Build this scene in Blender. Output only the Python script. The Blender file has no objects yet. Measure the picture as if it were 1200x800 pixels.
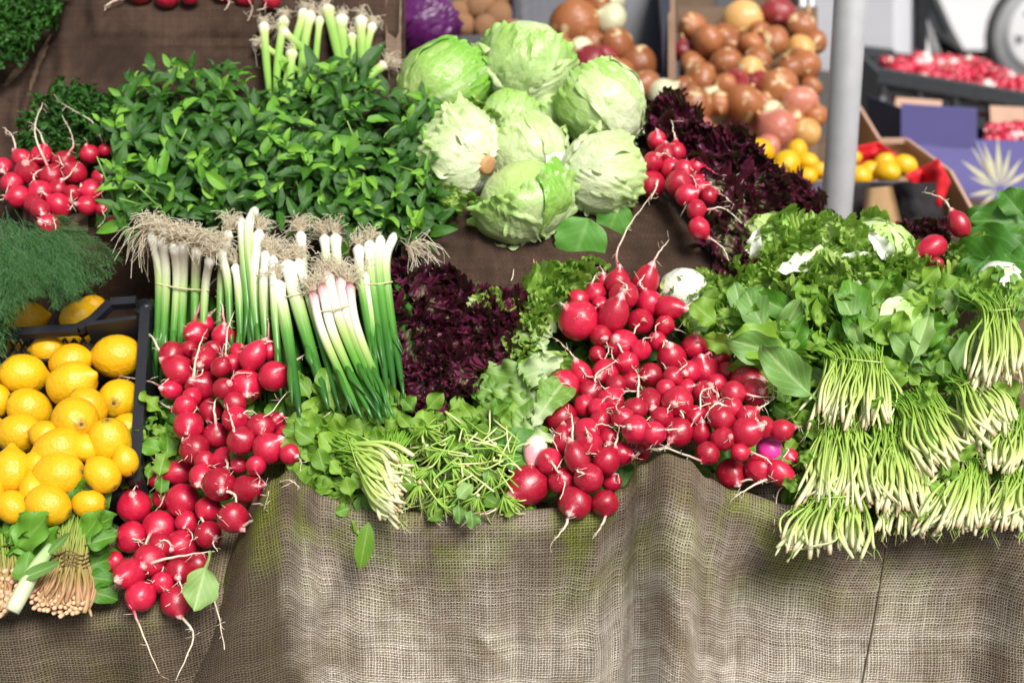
import bpy, math, random
from mathutils import Vector, Matrix, noise as mn
rnd = random.Random(7)
R = math.radians
scene = bpy.context.scene

# ------------------------------------------------------------------ camera, sky, sun, exposure
CAM = Vector((0, 0, 1.55)); PITCH = R(21); FPX = 1667.0
cd = bpy.data.cameras.new('camera'); cam = bpy.data.objects.new('camera', cd)
scene.collection.objects.link(cam); scene.camera = cam
cam.location = CAM; cam.rotation_euler = (R(90) - PITCH, 0, 0)
cd.sensor_width = 36; cd.lens = FPX / 1200 * 36
cd.clip_start = 0.05; cd.clip_end = 2000
cd.dof.use_dof = True; cd.dof.focus_distance = 1.62; cd.dof.aperture_fstop = 3.9

SUN_EL, SUN_AZ = R(50), R(152)          # azimuth measured clockwise from +Y: behind the camera, to its right
w = bpy.data.worlds.new('World'); scene.world = w; w.use_nodes = True
nt = w.node_tree; bg = nt.nodes['Background']
sky = nt.nodes.new('ShaderNodeTexSky'); sky.sky_type = 'NISHITA'; sky.sun_disc = False
sky.sun_elevation = SUN_EL; sky.sun_rotation = SUN_AZ; sky.air_density = 1.0; sky.dust_density = 3.0
hs = nt.nodes.new('ShaderNodeHueSaturation'); hs.inputs['Saturation'].default_value = 0.12
nt.links.new(sky.outputs[0], hs.inputs['Color']); nt.links.new(hs.outputs[0], bg.inputs['Color'])
bg.inputs['Strength'].default_value = 0.062
sl = bpy.data.lights.new('sun', 'SUN'); sl.energy = 3.0; sl.angle = R(22); sl.color = (1.0, 0.96, 0.9)
so = bpy.data.objects.new('sun', sl); scene.collection.objects.link(so)
sd = Vector((math.sin(SUN_AZ) * math.cos(SUN_EL), math.cos(SUN_AZ) * math.cos(SUN_EL), math.sin(SUN_EL)))
so.rotation_euler = sd.to_track_quat('Z', 'Y').to_euler(); so.location = (0, 0, 6)
scene.view_settings.view_transform = 'Standard'; scene.view_settings.look = 'None'
scene.view_settings.exposure = 0.74; scene.view_settings.gamma = 1.0

# ------------------------------------------------------------------ helpers
FW = Vector((0, math.cos(PITCH), -math.sin(PITCH))); UPV = Vector((0, math.sin(PITCH), math.cos(PITCH))); RT = Vector((1, 0, 0))
def ray(u, v): return FW + RT * ((u - 600) / FPX) + UPV * (-(v - 400) / FPX)
def at(u, v, Y):
    d = ray(u, v); return CAM + d * (Y / d.y)
def atd(u, v, t): return CAM + ray(u, v) * t
def sst(a, b, x):
    t = max(0.0, min(1.0, (x - a) / (b - a))); return t * t * (3 - 2 * t)
CL, CR, SLOPE = -0.19, -0.0765, 0.625
def Sd(u, v):
    """axis depth of the sloping display surface along the ray of a photo pixel"""
    wgt = max(sst(170, 340, u), sst(370, 285, v))
    c = CL + (CR - CL) * wgt
    d = ray(u, v); return (1.55 - c) / (SLOPE * d.y - d.z)
def S(u, v, off=0.0): return atd(u, v, Sd(u, v) + off)
NRM = Vector((0, -math.sin(math.atan(SLOPE)), math.cos(math.atan(SLOPE))))
def interp(pts, x):
    if x <= pts[0][0]: return pts[0][1]
    for (a, b), (c, d) in zip(pts, pts[1:]):
        if x <= c: return b + (d - b) * sst(0, 1, (x - a) / (c - a))
    return pts[-1][1]
def nz(x, y=0.0, z=0.0): return mn.noise(Vector((x, y, z)))
COL = scene.collection.objects
WM = {}
def mesh(name, verts, faces, uvs=None, m=None, smooth=True):
    me = bpy.data.meshes.new(name); me.from_pydata([tuple(v) for v in verts], [], faces)
    if uvs:
        ul = me.uv_layers.new(name='UVMap'); idx = [0] * len(me.loops); me.loops.foreach_get('vertex_index', idx)
        flat = []
        for i in idx: flat += uvs[i]
        ul.data.foreach_set('uv', flat)
    if smooth: me.polygons.foreach_set('use_smooth', [True] * len(me.polygons))
    if m: me.materials.append(m)
    me.update(); return me
def obj(name, me, parent=None, M=None, m=None):
    o = bpy.data.objects.new(name, me); COL.link(o)
    M = M or Matrix.Identity(4)
    if parent:
        o.parent = parent; o.matrix_parent_inverse = WM[parent.name].inverted()
    o.matrix_basis = M; WM[o.name] = M.copy(); return o
def tag(o, label=None, cat=None, group=None, kind=None):
    if label: o['label'] = label
    if cat: o['category'] = cat
    if group: o['group'] = group
    if kind: o['kind'] = kind
    return o
def thing(name, loc, label, cat, group=None):
    return tag(obj(name, None, None, Matrix.Translation(loc)), label, cat, group)
def world_to_local(verts, M):
    I = M.inverted(); return [I @ Vector(v) for v in verts]
class MB:
    def __init__(s): s.v, s.f, s.uv = [], [], []
    def add(s, v, f, uv=None):
        b = len(s.v); s.v += [Vector(p) for p in v]; s.f += [[i + b for i in q] for q in f]
        s.uv += uv if uv else [(0, 0)] * len(v)
    def box(s, c, d, M=None):
        c = Vector(c); x, y, z = d[0] / 2, d[1] / 2, d[2] / 2
        vs = [Vector((a * x, b * y, e * z)) for a in (-1, 1) for b in (-1, 1) for e in (-1, 1)]
        if M: vs = [M @ p for p in vs]
        s.add([p + c for p in vs], [(0, 1, 3, 2), (4, 6, 7, 5), (0, 4, 5, 1), (2, 3, 7, 6), (0, 2, 6, 4), (1, 5, 7, 3)])
    def bar(s, a, b, wd, ht, up=Vector((0, 0, 1))):
        a, b = Vector(a), Vector(b); d = (b - a); L = d.length; d.normalize()
        x = d.cross(up).normalized(); z = x.cross(d)
        M = Matrix((x, d, z)).transposed(); s.box((a + b) / 2, (wd, L, ht), M)
    def tube(s, pts, rad, n=6, cap=True):
        pts = [Vector(p) for p in pts]; b = len(s.v); m = len(pts)
        ref = None
        for i, p in enumerate(pts):
            t = (pts[min(i + 1, m - 1)] - pts[max(i - 1, 0)])
            t = t.normalized() if t.length > 1e-9 else Vector((0, 0, 1))
            if ref is None:
                ref = t.cross(Vector((0.31, 0.9, 0.27)));
                if ref.length < 1e-3: ref = t.cross(Vector((1, 0, 0)))
            x = (ref - t * ref.dot(t)).normalized(); ref = x; y = t.cross(x)
            r = rad[i] if isinstance(rad, (list, tuple)) else rad
            for k in range(n):
                a = 2 * math.pi * k / n
                s.v.append(p + x * (r * math.cos(a)) + y * (r * math.sin(a))); s.uv.append((k / n, i / (m - 1)))
        for i in range(m - 1):
            for k in range(n):
                s.f.append([b + i * n + k, b + i * n + (k + 1) % n, b + (i + 1) * n + (k + 1) % n, b + (i + 1) * n + k])
        if cap:
            s.f.append([b + k for k in range(n)][::-1]); s.f.append([b + (m - 1) * n + k for k in range(n)])
    def grid(s, P, nx, ny, UV=None, flip=False):
        b = len(s.v)
        for j in range(ny):
            for i in range(nx):
                s.v.append(Vector(P(i, j))); s.uv.append(UV(i, j) if UV else (i / (nx - 1), j / (ny - 1)))
        for j in range(ny - 1):
            for i in range(nx - 1):
                q = [b + j * nx + i, b + j * nx + i + 1, b + (j + 1) * nx + i + 1, b + (j + 1) * nx + i]
                s.f.append(q[::-1] if flip else q)
    def build(s, name, m, parent=None, smooth=True, M=None):
        v = world_to_local(s.v, M) if M else s.v
        return obj(name, mesh(name, v, s.f, s.uv, m, smooth), parent, M)
def crom(p, n=4):
    p = [Vector(q) for q in p]
    if len(p) < 3:
        return [p[0].lerp(p[-1], i / (n * 2)) for i in range(n * 2 + 1)]
    q = [p[0] * 2 - p[1]] + p + [p[-1] * 2 - p[-2]]; out = []
    for i in range(1, len(q) - 2):
        for k in range(n):
            t = k / n; a, b, c, d = q[i - 1:i + 3]
            out.append(0.5 * ((2 * b) + (c - a) * t + (2 * a - 5 * b + 4 * c - d) * t * t + (3 * b - a - 3 * c + d) * t ** 3))
    out.append(p[-1]); return out
def frame(d, n, s=1.0, loc=(0, 0, 0)):
    d = Vector(d).normalized(); n = Vector(n); n = n - d * n.dot(d)
    if n.length < 1e-4: n = d.orthogonal()
    n.normalize(); x = d.cross(n)
    if not isinstance(s, (tuple, list)): s = (s, s, s)
    M = Matrix((x * s[0], d * s[1], n * s[2])).transposed().to_4x4(); M.translation = Vector(loc); return M
def rv(a=1.0): return Vector((rnd.uniform(-a, a), rnd.uniform(-a, a), rnd.uniform(-a, a)))
def inpoly(u, v, P):
    c = False; j = len(P) - 1
    for i in range(len(P)):
        (x1, y1), (x2, y2) = P[i], P[j]
        if (y1 > v) != (y2 > v) and u < (x2 - x1) * (v - y1) / (y2 - y1) + x1: c = not c
        j = i
    return c
def scatter(P, n, dmin):
    us = [p[0] for p in P]; vs = [p[1] for p in P]; out = []
    for _ in range(n * 40):
        u, v = rnd.uniform(min(us), max(us)), rnd.uniform(min(vs), max(vs))
        if inpoly(u, v, P) and all((u - a) ** 2 + (v - b) ** 2 > dmin * dmin for a, b in out):
            out.append((u, v))
            if len(out) >= n: break
    out.sort(key=lambda p: p[1]); return out
ORD = ['zeroth', 'first', 'second', 'third', 'fourth', 'fifth', 'sixth', 'seventh', 'eighth', 'ninth', 'tenth', 'eleventh', 'twelfth',
       'thirteenth', 'fourteenth', 'fifteenth', 'sixteenth', 'seventeenth', 'eighteenth', 'nineteenth', 'twentieth']
ORD += ['twenty-' + o for o in ORD[1:10]] + ['thirtieth'] + ['thirty-' + o for o in ORD[1:10]]
def rowcol(items, rowh):
    """for each (u, v): row counted from the top, place counted from the left"""
    v0 = min(i[1] for i in items); rows = {}
    for k, i in enumerate(items): rows.setdefault(int((i[1] - v0) / rowh), []).append(k)
    res = [None] * len(items)
    for rn, r in enumerate(sorted(rows)):
        for cn, k in enumerate(sorted(rows[r], key=lambda k: items[k][0])): res[k] = (ORD[rn + 1], ORD[cn + 1])
    return res

# ------------------------------------------------------------------ materials
class NT:
    def __init__(s, name):
        s.m = bpy.data.materials.new(name); s.m.use_nodes = True; s.t = s.m.node_tree
        s.p = s.t.nodes['Principled BSDF']; s.out = s.t.nodes['Material Output']; s.c = {}
    def n(s, kind, **kw):
        x = s.t.nodes.new(kind)
        for k, v in kw.items(): setattr(x, k, v)
        return x
    def put(s, sock, v):
        if isinstance(v, bpy.types.NodeSocket): s.t.links.new(v, sock)
        elif v is not None:
            if sock.type == 'RGBA' and len(v) == 3: v = (*v, 1)
            sock.default_value = v
    def math(s, op, a, b=None, c=None):
        x = s.n('ShaderNodeMath', operation=op); s.put(x.inputs[0], a); s.put(x.inputs[1], b); s.put(x.inputs[2], c); return x.outputs[0]
    def mix(s, f, a, b, bt='MIX'):
        x = s.n('ShaderNodeMix', data_type='RGBA', blend_type=bt); s.put(x.inputs[0], f); s.put(x.inputs[6], a); s.put(x.inputs[7], b); return x.outputs[2]
    def tc(s, k='Object'):
        if k not in s.c: s.c[k] = s.n('ShaderNodeTexCoord').outputs[k]
        return s.c[k]
    def rand(s):
        if 'r' not in s.c: s.c['r'] = s.n('ShaderNodeObjectInfo').outputs['Random']
        return s.c['r']
    def vec(s, v, scale=(1, 1, 1), off=None):
        x = s.n('ShaderNodeMapping'); s.put(x.inputs['Vector'], v); x.inputs['Scale'].default_value = scale
        if off is not None:
            y = s.n('ShaderNodeVectorMath', operation='ADD'); s.put(y.inputs[0], x.outputs[0])
            cmb = s.n('ShaderNodeCombineXYZ'); k = s.math('MULTIPLY', off, 57.0)
            for i in range(3): s.put(cmb.inputs[i], k)
            s.put(y.inputs[1], cmb.outputs[0]); return y.outputs[0]
        return x.outputs[0]
    def noise(s, v, scale, detail=3, rough=0.55, dist=0.0):
        x = s.n('ShaderNodeTexNoise'); s.put(x.inputs['Vector'], v); x.inputs['Scale'].default_value = scale
        x.inputs['Detail'].default_value = detail; x.inputs['Roughness'].default_value = rough; x.inputs['Distortion'].default_value = dist
        return x.outputs['Fac']
    def ramp(s, f, stops):
        x = s.n('ShaderNodeValToRGB'); s.put(x.inputs[0], f); e = x.color_ramp.elements
        while len(e) < len(stops): e.new(0.5)
        for q, (p, c) in zip(e, stops): q.position = p; q.color = (*c, 1) if not isinstance(c, (int, float)) else (c, c, c, 1)
        return x.outputs[0]
    def sep(s, v):
        x = s.n('ShaderNodeSeparateXYZ'); s.put(x.inputs[0], v); return x.outputs
    def bump(s, h, strength=0.3, dist=0.002):
        x = s.n('ShaderNodeBump'); s.put(x.inputs['Height'], h); x.inputs['Strength'].default_value = strength; x.inputs['Distance'].default_value = dist
        s.put(s.p.inputs['Normal'], x.outputs[0]); return x.outputs[0]
    def col(s, c): s.put(s.p.inputs['Base Color'], c); s.base = c
    def set(s, **kw):
        for k, v in kw.items(): s.put(s.p.inputs[k.replace('_', ' ')], v)
    def transl(s, fac, c=None, nrm=None):
        t = s.n('ShaderNodeBsdfTranslucent'); s.put(t.inputs['Color'], c if c is not None else s.base)
        x = s.n('ShaderNodeMixShader'); s.put(x.inputs[0], fac); s.put(x.inputs[1], s.p.outputs[0]); s.put(x.inputs[2], t.outputs[0])
        s.put(s.out.inputs['Surface'], x.outputs[0])
def plain(name, c, rough=0.6, metal=0.0, nscale=40, var=0.35, bump=0.15):
    k = NT(name); f = k.noise(k.tc(), nscale, 4)
    k.col(k.mix(f, tuple(x * (1 - var) for x in c), tuple(min(1, x * (1 + var)) for x in c))); k.set(Roughness=rough, Metallic=metal)
    k.bump(f, bump, 0.003); return k.m
def leafmat(name, dark, light, young=None, vein=None, rough=0.42, tr=0.28, vfreq=7.0, vstr=0.5, spec=0.5, base=None):
    k = NT(name); uv = k.sep(k.tc('UV')); r = k.rand()
    n1 = k.noise(k.vec(k.tc(), (1, 1, 1), r), 45, 3)
    c = k.mix(k.math('ADD', k.math('MULTIPLY', r, 0.75), k.math('MULTIPLY', n1, 0.3)), dark, light)
    if young: c = k.mix(k.math('GREATER_THAN', r, 0.9), c, young)
    a = k.math('ABSOLUTE', k.math('SUBTRACT', uv[0], 0.5))                     # 0 at the midrib, 0.5 at the margin
    mid = k.math('SUBTRACT', 1.0, k.math('MULTIPLY', a, 14.0)); mid = k.math('MAXIMUM', mid, 0.0)
    ph = k.math('FRACT', k.math('ADD', k.math('SUBTRACT', k.math('MULTIPLY', uv[1], vfreq), k.math('MULTIPLY', a, vfreq * 0.9)), k.math('MULTIPLY', n1, 0.5)))
    side = k.math('MAXIMUM', k.math('SUBTRACT', 1.0, k.math('MULTIPLY', k.math('ABSOLUTE', k.math('SUBTRACT', ph, 0.5)), 7.0)), 0.0)
    vm = k.math('MINIMUM', k.math('ADD', mid, k.math('MULTIPLY', side, 0.45)), 1.0)
    v = vein or tuple(min(1, x * 1.9 + 0.03) for x in light)
    c = k.mix(k.math('MULTIPLY', vm, vstr), c, v)
    if base: c = k.mix(k.ramp(uv[1], [(0.0, 1.0), (0.22, 0.75), (0.5, 0.0)]), c, base)
    k.col(c); k.set(Roughness=rough); k.p.inputs['Specular IOR Level'].default_value = spec
    k.bump(k.math('ADD', k.math('MULTIPLY', vm, -0.6), k.math('MULTIPLY', k.noise(k.tc(), 160, 2), 0.5)), 0.4, 0.0015)
    k.transl(tr, k.mix(0.5, c, (0.25, 0.5, 0.04))); return k.m
def along(name, stops, rough=0.45, tr=0.0, nsc=60, streak=0.25):
    """colour running along the UV v of a stalk, stem or root"""
    k = NT(name); uv = k.tc('UV'); u = k.sep(uv); r = k.rand()
    n1 = k.noise(k.vec(uv, (9, 1.2, 1), r), 3.0, 3)
    f = k.math('ADD', u[1], k.math('MULTIPLY', k.math('SUBTRACT', n1, 0.5), 0.22))
    f = k.math('ADD', f, k.math('MULTIPLY', k.math('SUBTRACT', r, 0.5), 0.14))
    c = k.ramp(f, stops); c = k.mix(k.math('MULTIPLY', k.noise(k.vec(uv, (14, 0.7, 1), r), 2.5, 2), streak), c, (0.45, 0.5, 0.2), 'MULTIPLY')
    k.col(c); k.set(Roughness=rough); k.bump(n1, 0.15, 0.001)
    if tr: k.transl(tr)
    return k.m

def burlapmat(name, pitch, ca, cb, dirt, hole=True, wthread=0.58, moss=0.7, wet=None):
    k = NT(name); uv = k.tc('UV'); big = k.noise(uv, 9, 4); wob = k.noise(uv, 14, 2)
    s = k.sep(uv)
    U = k.math('ADD', k.math('DIVIDE', s[0], pitch), k.math('MULTIPLY', k.math('SUBTRACT', wob, 0.5), 1.1))
    wob2 = k.noise(k.vec(uv, (1, 1.3, 1)), 11, 2)
    V = k.math('ADD', k.math('DIVIDE', s[1], pitch), k.math('MULTIPLY', k.math('SUBTRACT', wob2, 0.5), 1.3))
    fu, fv = k.math('FLOOR', U), k.math('FLOOR', V)
    def wn(a):
        x = k.n('ShaderNodeTexWhiteNoise', noise_dimensions='1D'); k.put(x.inputs['W'], a); return x.outputs['Value']
    ru, rv_ = wn(fu), wn(k.math('ADD', fv, 311.5))
    wa, wb = k.noise(k.vec(uv, (1, 0.35, 1)), 95, 2), k.noise(k.vec(uv, (0.35, 1, 1)), 95, 2)        # threads wander a little
    def tri(x, r_, w_): return k.math('ABSOLUTE', k.math('ADD', k.math('SUBTRACT', k.math('FRACT', x), 0.5), k.math('ADD', k.math('MULTIPLY', k.math('SUBTRACT', r_, 0.5), 0.26), k.math('MULTIPLY', k.math('SUBTRACT', w_, 0.5), 0.5))))
    slu = k.noise(k.vec(uv, (2.37 / pitch, 90, 1)), 1.0, 2); slv = k.noise(k.vec(uv, (90, 2.37 / pitch, 1)), 1.0, 2)
    wu = k.math('ADD', wthread * 0.5 - 0.19, k.math('ADD', k.math('MULTIPLY', wn(k.math('ADD', fu, 77.7)), 0.14), k.math('MULTIPLY', slu, 0.22)))
    wv = k.math('ADD', wthread * 0.5 - 0.19, k.math('ADD', k.math('MULTIPLY', wn(k.math('ADD', fv, 919.3)), 0.16), k.math('MULTIPLY', slv, 0.22)))
    tu, tv = k.math('DIVIDE', tri(U, ru, wa), wu), k.math('DIVIDE', tri(V, rv_, wb), wv)
    mu, mv = k.math('LESS_THAN', tu, 1.0), k.math('LESS_THAN', tv, 1.0)
    ku = k.math('MULTIPLY', mu, k.math('SUBTRACT', 1.0, k.math('MULTIPLY', k.math('MULTIPLY', tu, tu), 0.75))); kv = k.math('MULTIPLY', mv, k.math('SUBTRACT', 1.0, k.math('MULTIPLY', k.math('MULTIPLY', tv, tv), 0.75)))
    par = k.math('GREATER_THAN', k.math('FRACT', k.math('MULTIPLY', k.math('ADD', fu, fv), 0.5)), 0.25)
    hu = k.math('MULTIPLY', ku, k.math('ADD', 0.35, k.math('MULTIPLY', par, 0.65))); hv = k.math('MULTIPLY', kv, k.math('SUBTRACT', 1.0, k.math('MULTIPLY', par, 0.65)))
    thr = k.mix(k.math('GREATER_THAN', hu, hv), k.mix(k.math('ADD', k.math('MULTIPLY', rv_, .6), k.math('MULTIPLY', slv, .5)), ca, cb), k.mix(k.math('ADD', k.math('MULTIPLY', ru, .6), k.math('MULTIPLY', slu, .5)), ca, cb))
    st = k.noise(uv, 7.0, 5, 0.65, 0.6)
    thr = k.mix(k.ramp(st, [(0.44, 0.0), (0.64, 0.9)]), thr, dirt)
    thr = k.mix(k.math('MULTIPLY', k.ramp(k.noise(uv, 40, 4, 0.7), [(0.4, 0.0), (0.7, 1.0)]), 0.55), thr, dirt)
    if wet:
        xx = k.sep(k.tc())[0]; wm_ = k.math('ADD', k.math('MULTIPLY', k.math('SUBTRACT', wet, xx), 30.0), k.math('MULTIPLY', k.math('SUBTRACT', k.noise(uv, 12, 4), 0.5), 1.6))
        thr = k.mix(k.math('MULTIPLY', k.math('MAXIMUM', 0.0, k.math('MINIMUM', 1.0, wm_)), 0.93), thr, (0.10, 0.072, 0.046))
    if moss:
        top = k.ramp(s[1], [(0.0, 1.0), (0.045, 1.0), (0.085, 0.7), (0.15, 0.22), (0.30, 0.0)])
        mo = k.math('MULTIPLY', top, k.ramp(k.noise(uv, 5.5, 4, 0.6), [(0.36, 0.42), (0.56, 1.0)]))
        thr = k.mix(k.math('MULTIPLY', mo, float(moss)), thr, k.mix(k.ramp(k.noise(uv, 13, 3), [(0.46, 0.0), (0.58, 1.0)]), (0.125, 0.09, 0.058), (0.15, 0.17, 0.02)))
    if hole: thr = k.mix(k.math('MAXIMUM', mu, mv), (0.045, 0.032, 0.024), thr)          # gap darkness painted between the threads; no lining is built behind
    k.col(thr); k.set(Roughness=0.95); k.p.inputs['Specular IOR Level'].default_value = 0.15
    k.bump(k.math('ADD', k.math('MAXIMUM', hu, hv), k.math('MULTIPLY', k.noise(uv, 900, 2), 0.3)), 0.8, 0.0013)
    return k.m
MAT = {}
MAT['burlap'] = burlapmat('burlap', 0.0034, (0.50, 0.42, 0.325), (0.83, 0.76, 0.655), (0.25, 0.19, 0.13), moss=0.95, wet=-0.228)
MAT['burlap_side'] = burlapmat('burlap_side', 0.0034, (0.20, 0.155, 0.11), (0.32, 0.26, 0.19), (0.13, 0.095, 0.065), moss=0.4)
MAT['lining'] = plain('lining', (0.022, 0.016, 0.012), 0.95, 0, 90, 0.5)
MAT['thread'] = plain('seam_thread', (0.2, 0.145, 0.095), 0.9, 0, 200)
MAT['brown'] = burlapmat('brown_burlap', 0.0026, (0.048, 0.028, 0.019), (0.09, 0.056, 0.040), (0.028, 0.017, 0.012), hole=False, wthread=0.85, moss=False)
MAT['brown_pale'] = burlapmat('light_brown_burlap', 0.0028, (0.2, 0.14, 0.095), (0.3, 0.22, 0.16), (0.15, 0.1, 0.07), hole=False, wthread=0.85, moss=False)  # paler brown weave for the patch and the flap

def radishmat(name, c1, c2, pale=0.0):
    k = NT(name); o = k.tc(); r = k.rand(); z = k.sep(o)[2]
    n1 = k.noise(k.vec(o, (1, 1, 1), r), 1.6, 3)
    c = k.mix(k.math('ADD', k.math('MULTIPLY', r, 0.7), k.math('MULTIPLY', n1, 0.35)), c1, c2)
    len_ = k.noise(k.vec(o, (2.2, 2.2, 30), r), 1.6, 2)
    c = k.mix(k.math('MULTIPLY', k.ramp(len_, [(0.64, 0.0), (0.74, 1.0)]), 0.28), c, (0.85, 0.42, 0.46))
    sc = k.noise(k.vec(o, (1, 1, 1), r), 2.4, 4, 0.7)
    c = k.mix(k.math('MULTIPLY', k.ramp(sc, [(0.67, 0.0), (0.75, 1.0)]), 0.55), c, (0.72, 0.42, 0.38))
    ed = k.math('ADD', z, k.math('MULTIPLY', k.math('SUBTRACT', k.noise(k.vec(o, (5, 5, 1), r), 1.5, 3), 0.5), 0.5))
    c = k.mix(k.ramp(k.math('MULTIPLY', k.math('ADD', ed, 1.3), 0.5), [(0.02, 0.6), (0.085, 0.0)]), c, (0.82, 0.6, 0.55))
    c = k.mix(k.ramp(k.math('MULTIPLY', k.math('ADD', ed, 1.3), 0.5), [(1.02 - pale, 0.0), (1.1 - pale, 0.8)]), c, (0.8, 0.72, 0.62))
    k.col(c); k.set(Roughness=k.ramp(sc, [(0.3, 0.24), (0.7, 0.42)])); k.p.inputs['Subsurface Weight'].default_value = 0.0
    k.p.inputs['Coat Weight'].default_value = 0.35; k.p.inputs['Coat Roughness'].default_value = 0.2
    k.bump(k.math('ADD', k.noise(o, 3.5, 3), k.math('MULTIPLY', len_, 0.4)), 0.12, 0.06); return k.m
MAT['radish'] = radishmat('radish_skin', (0.24, 0.003, 0.013), (0.60, 0.012, 0.054))
MAT['radish_magenta'] = radishmat('magenta_radish_skin', (0.66, 0.03, 0.30), (0.70, 0.05, 0.34))
MAT['radish_white'] = radishmat('pale_radish_skin', (0.72, 0.30, 0.36), (0.80, 0.45, 0.45), 0.4)
MAT['root'] = along('radish_root', [(0.0, (0.50, 0.012, 0.06)), (0.16, (0.6, 0.07, 0.13)), (0.38, (0.72, 0.42, 0.40)), (0.6, (0.78, 0.68, 0.55)), (1.0, (0.72, 0.62, 0.46))], 0.5)
MAT['root_white'] = along('pale_root', [(0.0, (0.55, 0.05, 0.09)), (0.10, (0.66, 0.28, 0.28)), (0.28, (0.78, 0.64, 0.54)), (1.0, (0.78, 0.7, 0.56))], 0.5)

def lemonmat(name, c1, c2):
    k = NT(name); o = k.tc(); r = k.rand(); n1 = k.noise(k.vec(o, (1, 1, 1), r), 1.4, 3)
    c = k.mix(k.math('ADD', k.math('MULTIPLY', r, 0.6), k.math('MULTIPLY', n1, 0.5)), c1, c2)
    sp = k.noise(k.vec(o, (1, 1, 1), r), 9, 2)
    c = k.mix(k.math('MULTIPLY', k.ramp(sp, [(0.70, 0.0), (0.76, 1.0)]), 0.55), c, (0.42, 0.2, 0.03))
    c = k.mix(k.math('MULTIPLY', k.ramp(k.noise(k.vec(o, (1, 1, 1), r), 1.1, 2), [(0.56, 0.0), (0.72, 1.0)]), 0.4), c, (0.52, 0.45, 0.02))
    z = k.sep(o)[2]
    c = k.mix(k.ramp(z, [(0.955, 0.0), (1.0, 0.7)]), c, (0.32, 0.2, 0.02))
    k.col(c); k.set(Roughness=0.36); pores = k.n('ShaderNodeTexVoronoi'); k.put(pores.inputs['Vector'], o); pores.inputs['Scale'].default_value = 17
    k.bump(k.math('ADD', k.ramp(pores.outputs['Distance'], [(0.0, 0.0), (0.35, 1.0)]), k.math('MULTIPLY', k.noise(o, 5, 3), 1.2)), 0.16, 0.03)
    k.p.inputs['Subsurface Weight'].default_value = 0.0; return k.m
MAT['lemon'] = lemonmat('lemon_skin', (0.72, 0.445, 0.008), (0.72, 0.355, 0.006))
MAT['lemon_stem'] = plain('lemon_stem', (0.1, 0.075, 0.025), 0.8, 0, 200)
def onionmat(name, c1, c2, skin, peel):
    k = NT(name); o = k.tc(); r = k.rand(); s = k.sep(o)
    ang = k.math('ARCTAN2', s[1], s[0])
    cmb = k.n('ShaderNodeCombineXYZ'); k.put(cmb.inputs[0], k.math('MULTIPLY', ang, 6)); k.put(cmb.inputs[1], s[2]); k.put(cmb.inputs[2], k.math('MULTIPLY', r, 40))
    st = k.noise(cmb.outputs[0], 1.6, 3); n1 = k.noise(k.vec(o, (1, 1, 1), r), 1.3, 3)
    c = k.mix(k.math('ADD', k.math('MULTIPLY', r, 0.5), k.math('MULTIPLY', st, 0.6)), c1, c2)
    c = k.mix(k.ramp(n1, [(0.60, 0.0), (0.66, peel)]), c, skin)
    k.col(c); k.set(Roughness=k.ramp(n1, [(0.4, 0.28), (0.7, 0.5)])); k.bump(st, 0.15, 0.05); return k.m
MAT['onion_brown'] = onionmat('brown_onion_skin', (0.20, 0.06, 0.022), (0.44, 0.165, 0.06), (0.7, 0.55, 0.3), 0.85)
MAT['onion_pink'] = onionmat('pink_onion_skin', (0.36, 0.08, 0.06), (0.56, 0.22, 0.15), (0.7, 0.5, 0.36), 0.6)
MAT['onion_red'] = onionmat('red_onion_skin', (0.15, 0.012, 0.02), (0.3, 0.035, 0.04), (0.62, 0.32, 0.26), 0.5)
MAT['onion_yellow'] = onionmat('yellow_onion_skin', (0.58, 0.3, 0.08), (0.68, 0.42, 0.16), (0.72, 0.62, 0.4), 0.9)
MAT['onion_white'] = onionmat('peeled_onion_skin', (0.58, 0.6, 0.36), (0.68, 0.66, 0.44), (0.76, 0.74, 0.6), 0.6)
MAT['mint'] = leafmat('mint_leaf', (0.010, 0.058, 0.006), (0.052, 0.175, 0.013), (0.13, 0.34, 0.03), (0.10, 0.26, 0.05), 0.36, 0.2, 8, 0.4, 0.5)
MAT['mint_tip'] = leafmat('mint_tip_leaf', (0.14, 0.40, 0.03), (0.28, 0.56, 0.06), None, None, 0.42, 0.35, 8, 0.3)
MAT['stem_green'] = along('green_stem', [(0.0, (0.10, 0.22, 0.03)), (1.0, (0.2, 0.36, 0.07))], 0.5)
MAT['rocket_leaf'] = leafmat('rocket_leaf', (0.06, 0.20, 0.012), (0.27, 0.47, 0.045), None, (0.42, 0.6, 0.18), 0.38, 0.28, 6, 0.5)
MAT['pale_leaf'] = leafmat('pale_underside_leaf', (0.13, 0.31, 0.06), (0.32, 0.50, 0.15), None, (0.56, 0.7, 0.34), 0.42, 0.28, 6, 0.6)
MAT['rocket_stem'] = along('rocket_stem', [(0.0, (0.16, 0.38, 0.03)), (0.4, (0.34, 0.54, 0.08)), (0.72, (0.58, 0.70, 0.22)), (0.95, (0.80, 0.81, 0.52)), (1.0, (0.66, 0.5, 0.32))], 0.42, 0.12)
MAT['spinach'] = leafmat('spinach_leaf', (0.045, 0.18, 0.012), (0.15, 0.36, 0.035), None, (0.3, 0.5, 0.1), 0.34, 0.22, 5, 0.5)
MAT['spinach_stem'] = along('spinach_stem', [(0.0, (0.24, 0.38, 0.06)), (0.4, (0.36, 0.32, 0.10)), (0.75, (0.42, 0.22, 0.11)), (1.0, (0.52, 0.34, 0.18))], 0.5)
MAT['cut_end'] = plain('cut_stem_end', (0.68, 0.44, 0.27), 0.7, 0, 120)
MAT['lollo'] = leafmat('purple_lollo_leaf', (0.036, 0.005, 0.015), (0.14, 0.014, 0.05), None, (0.2, 0.05, 0.12), 0.33, 0.08, 9, 0.2, 0.5, (0.16, 0.17, 0.07))
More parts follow.
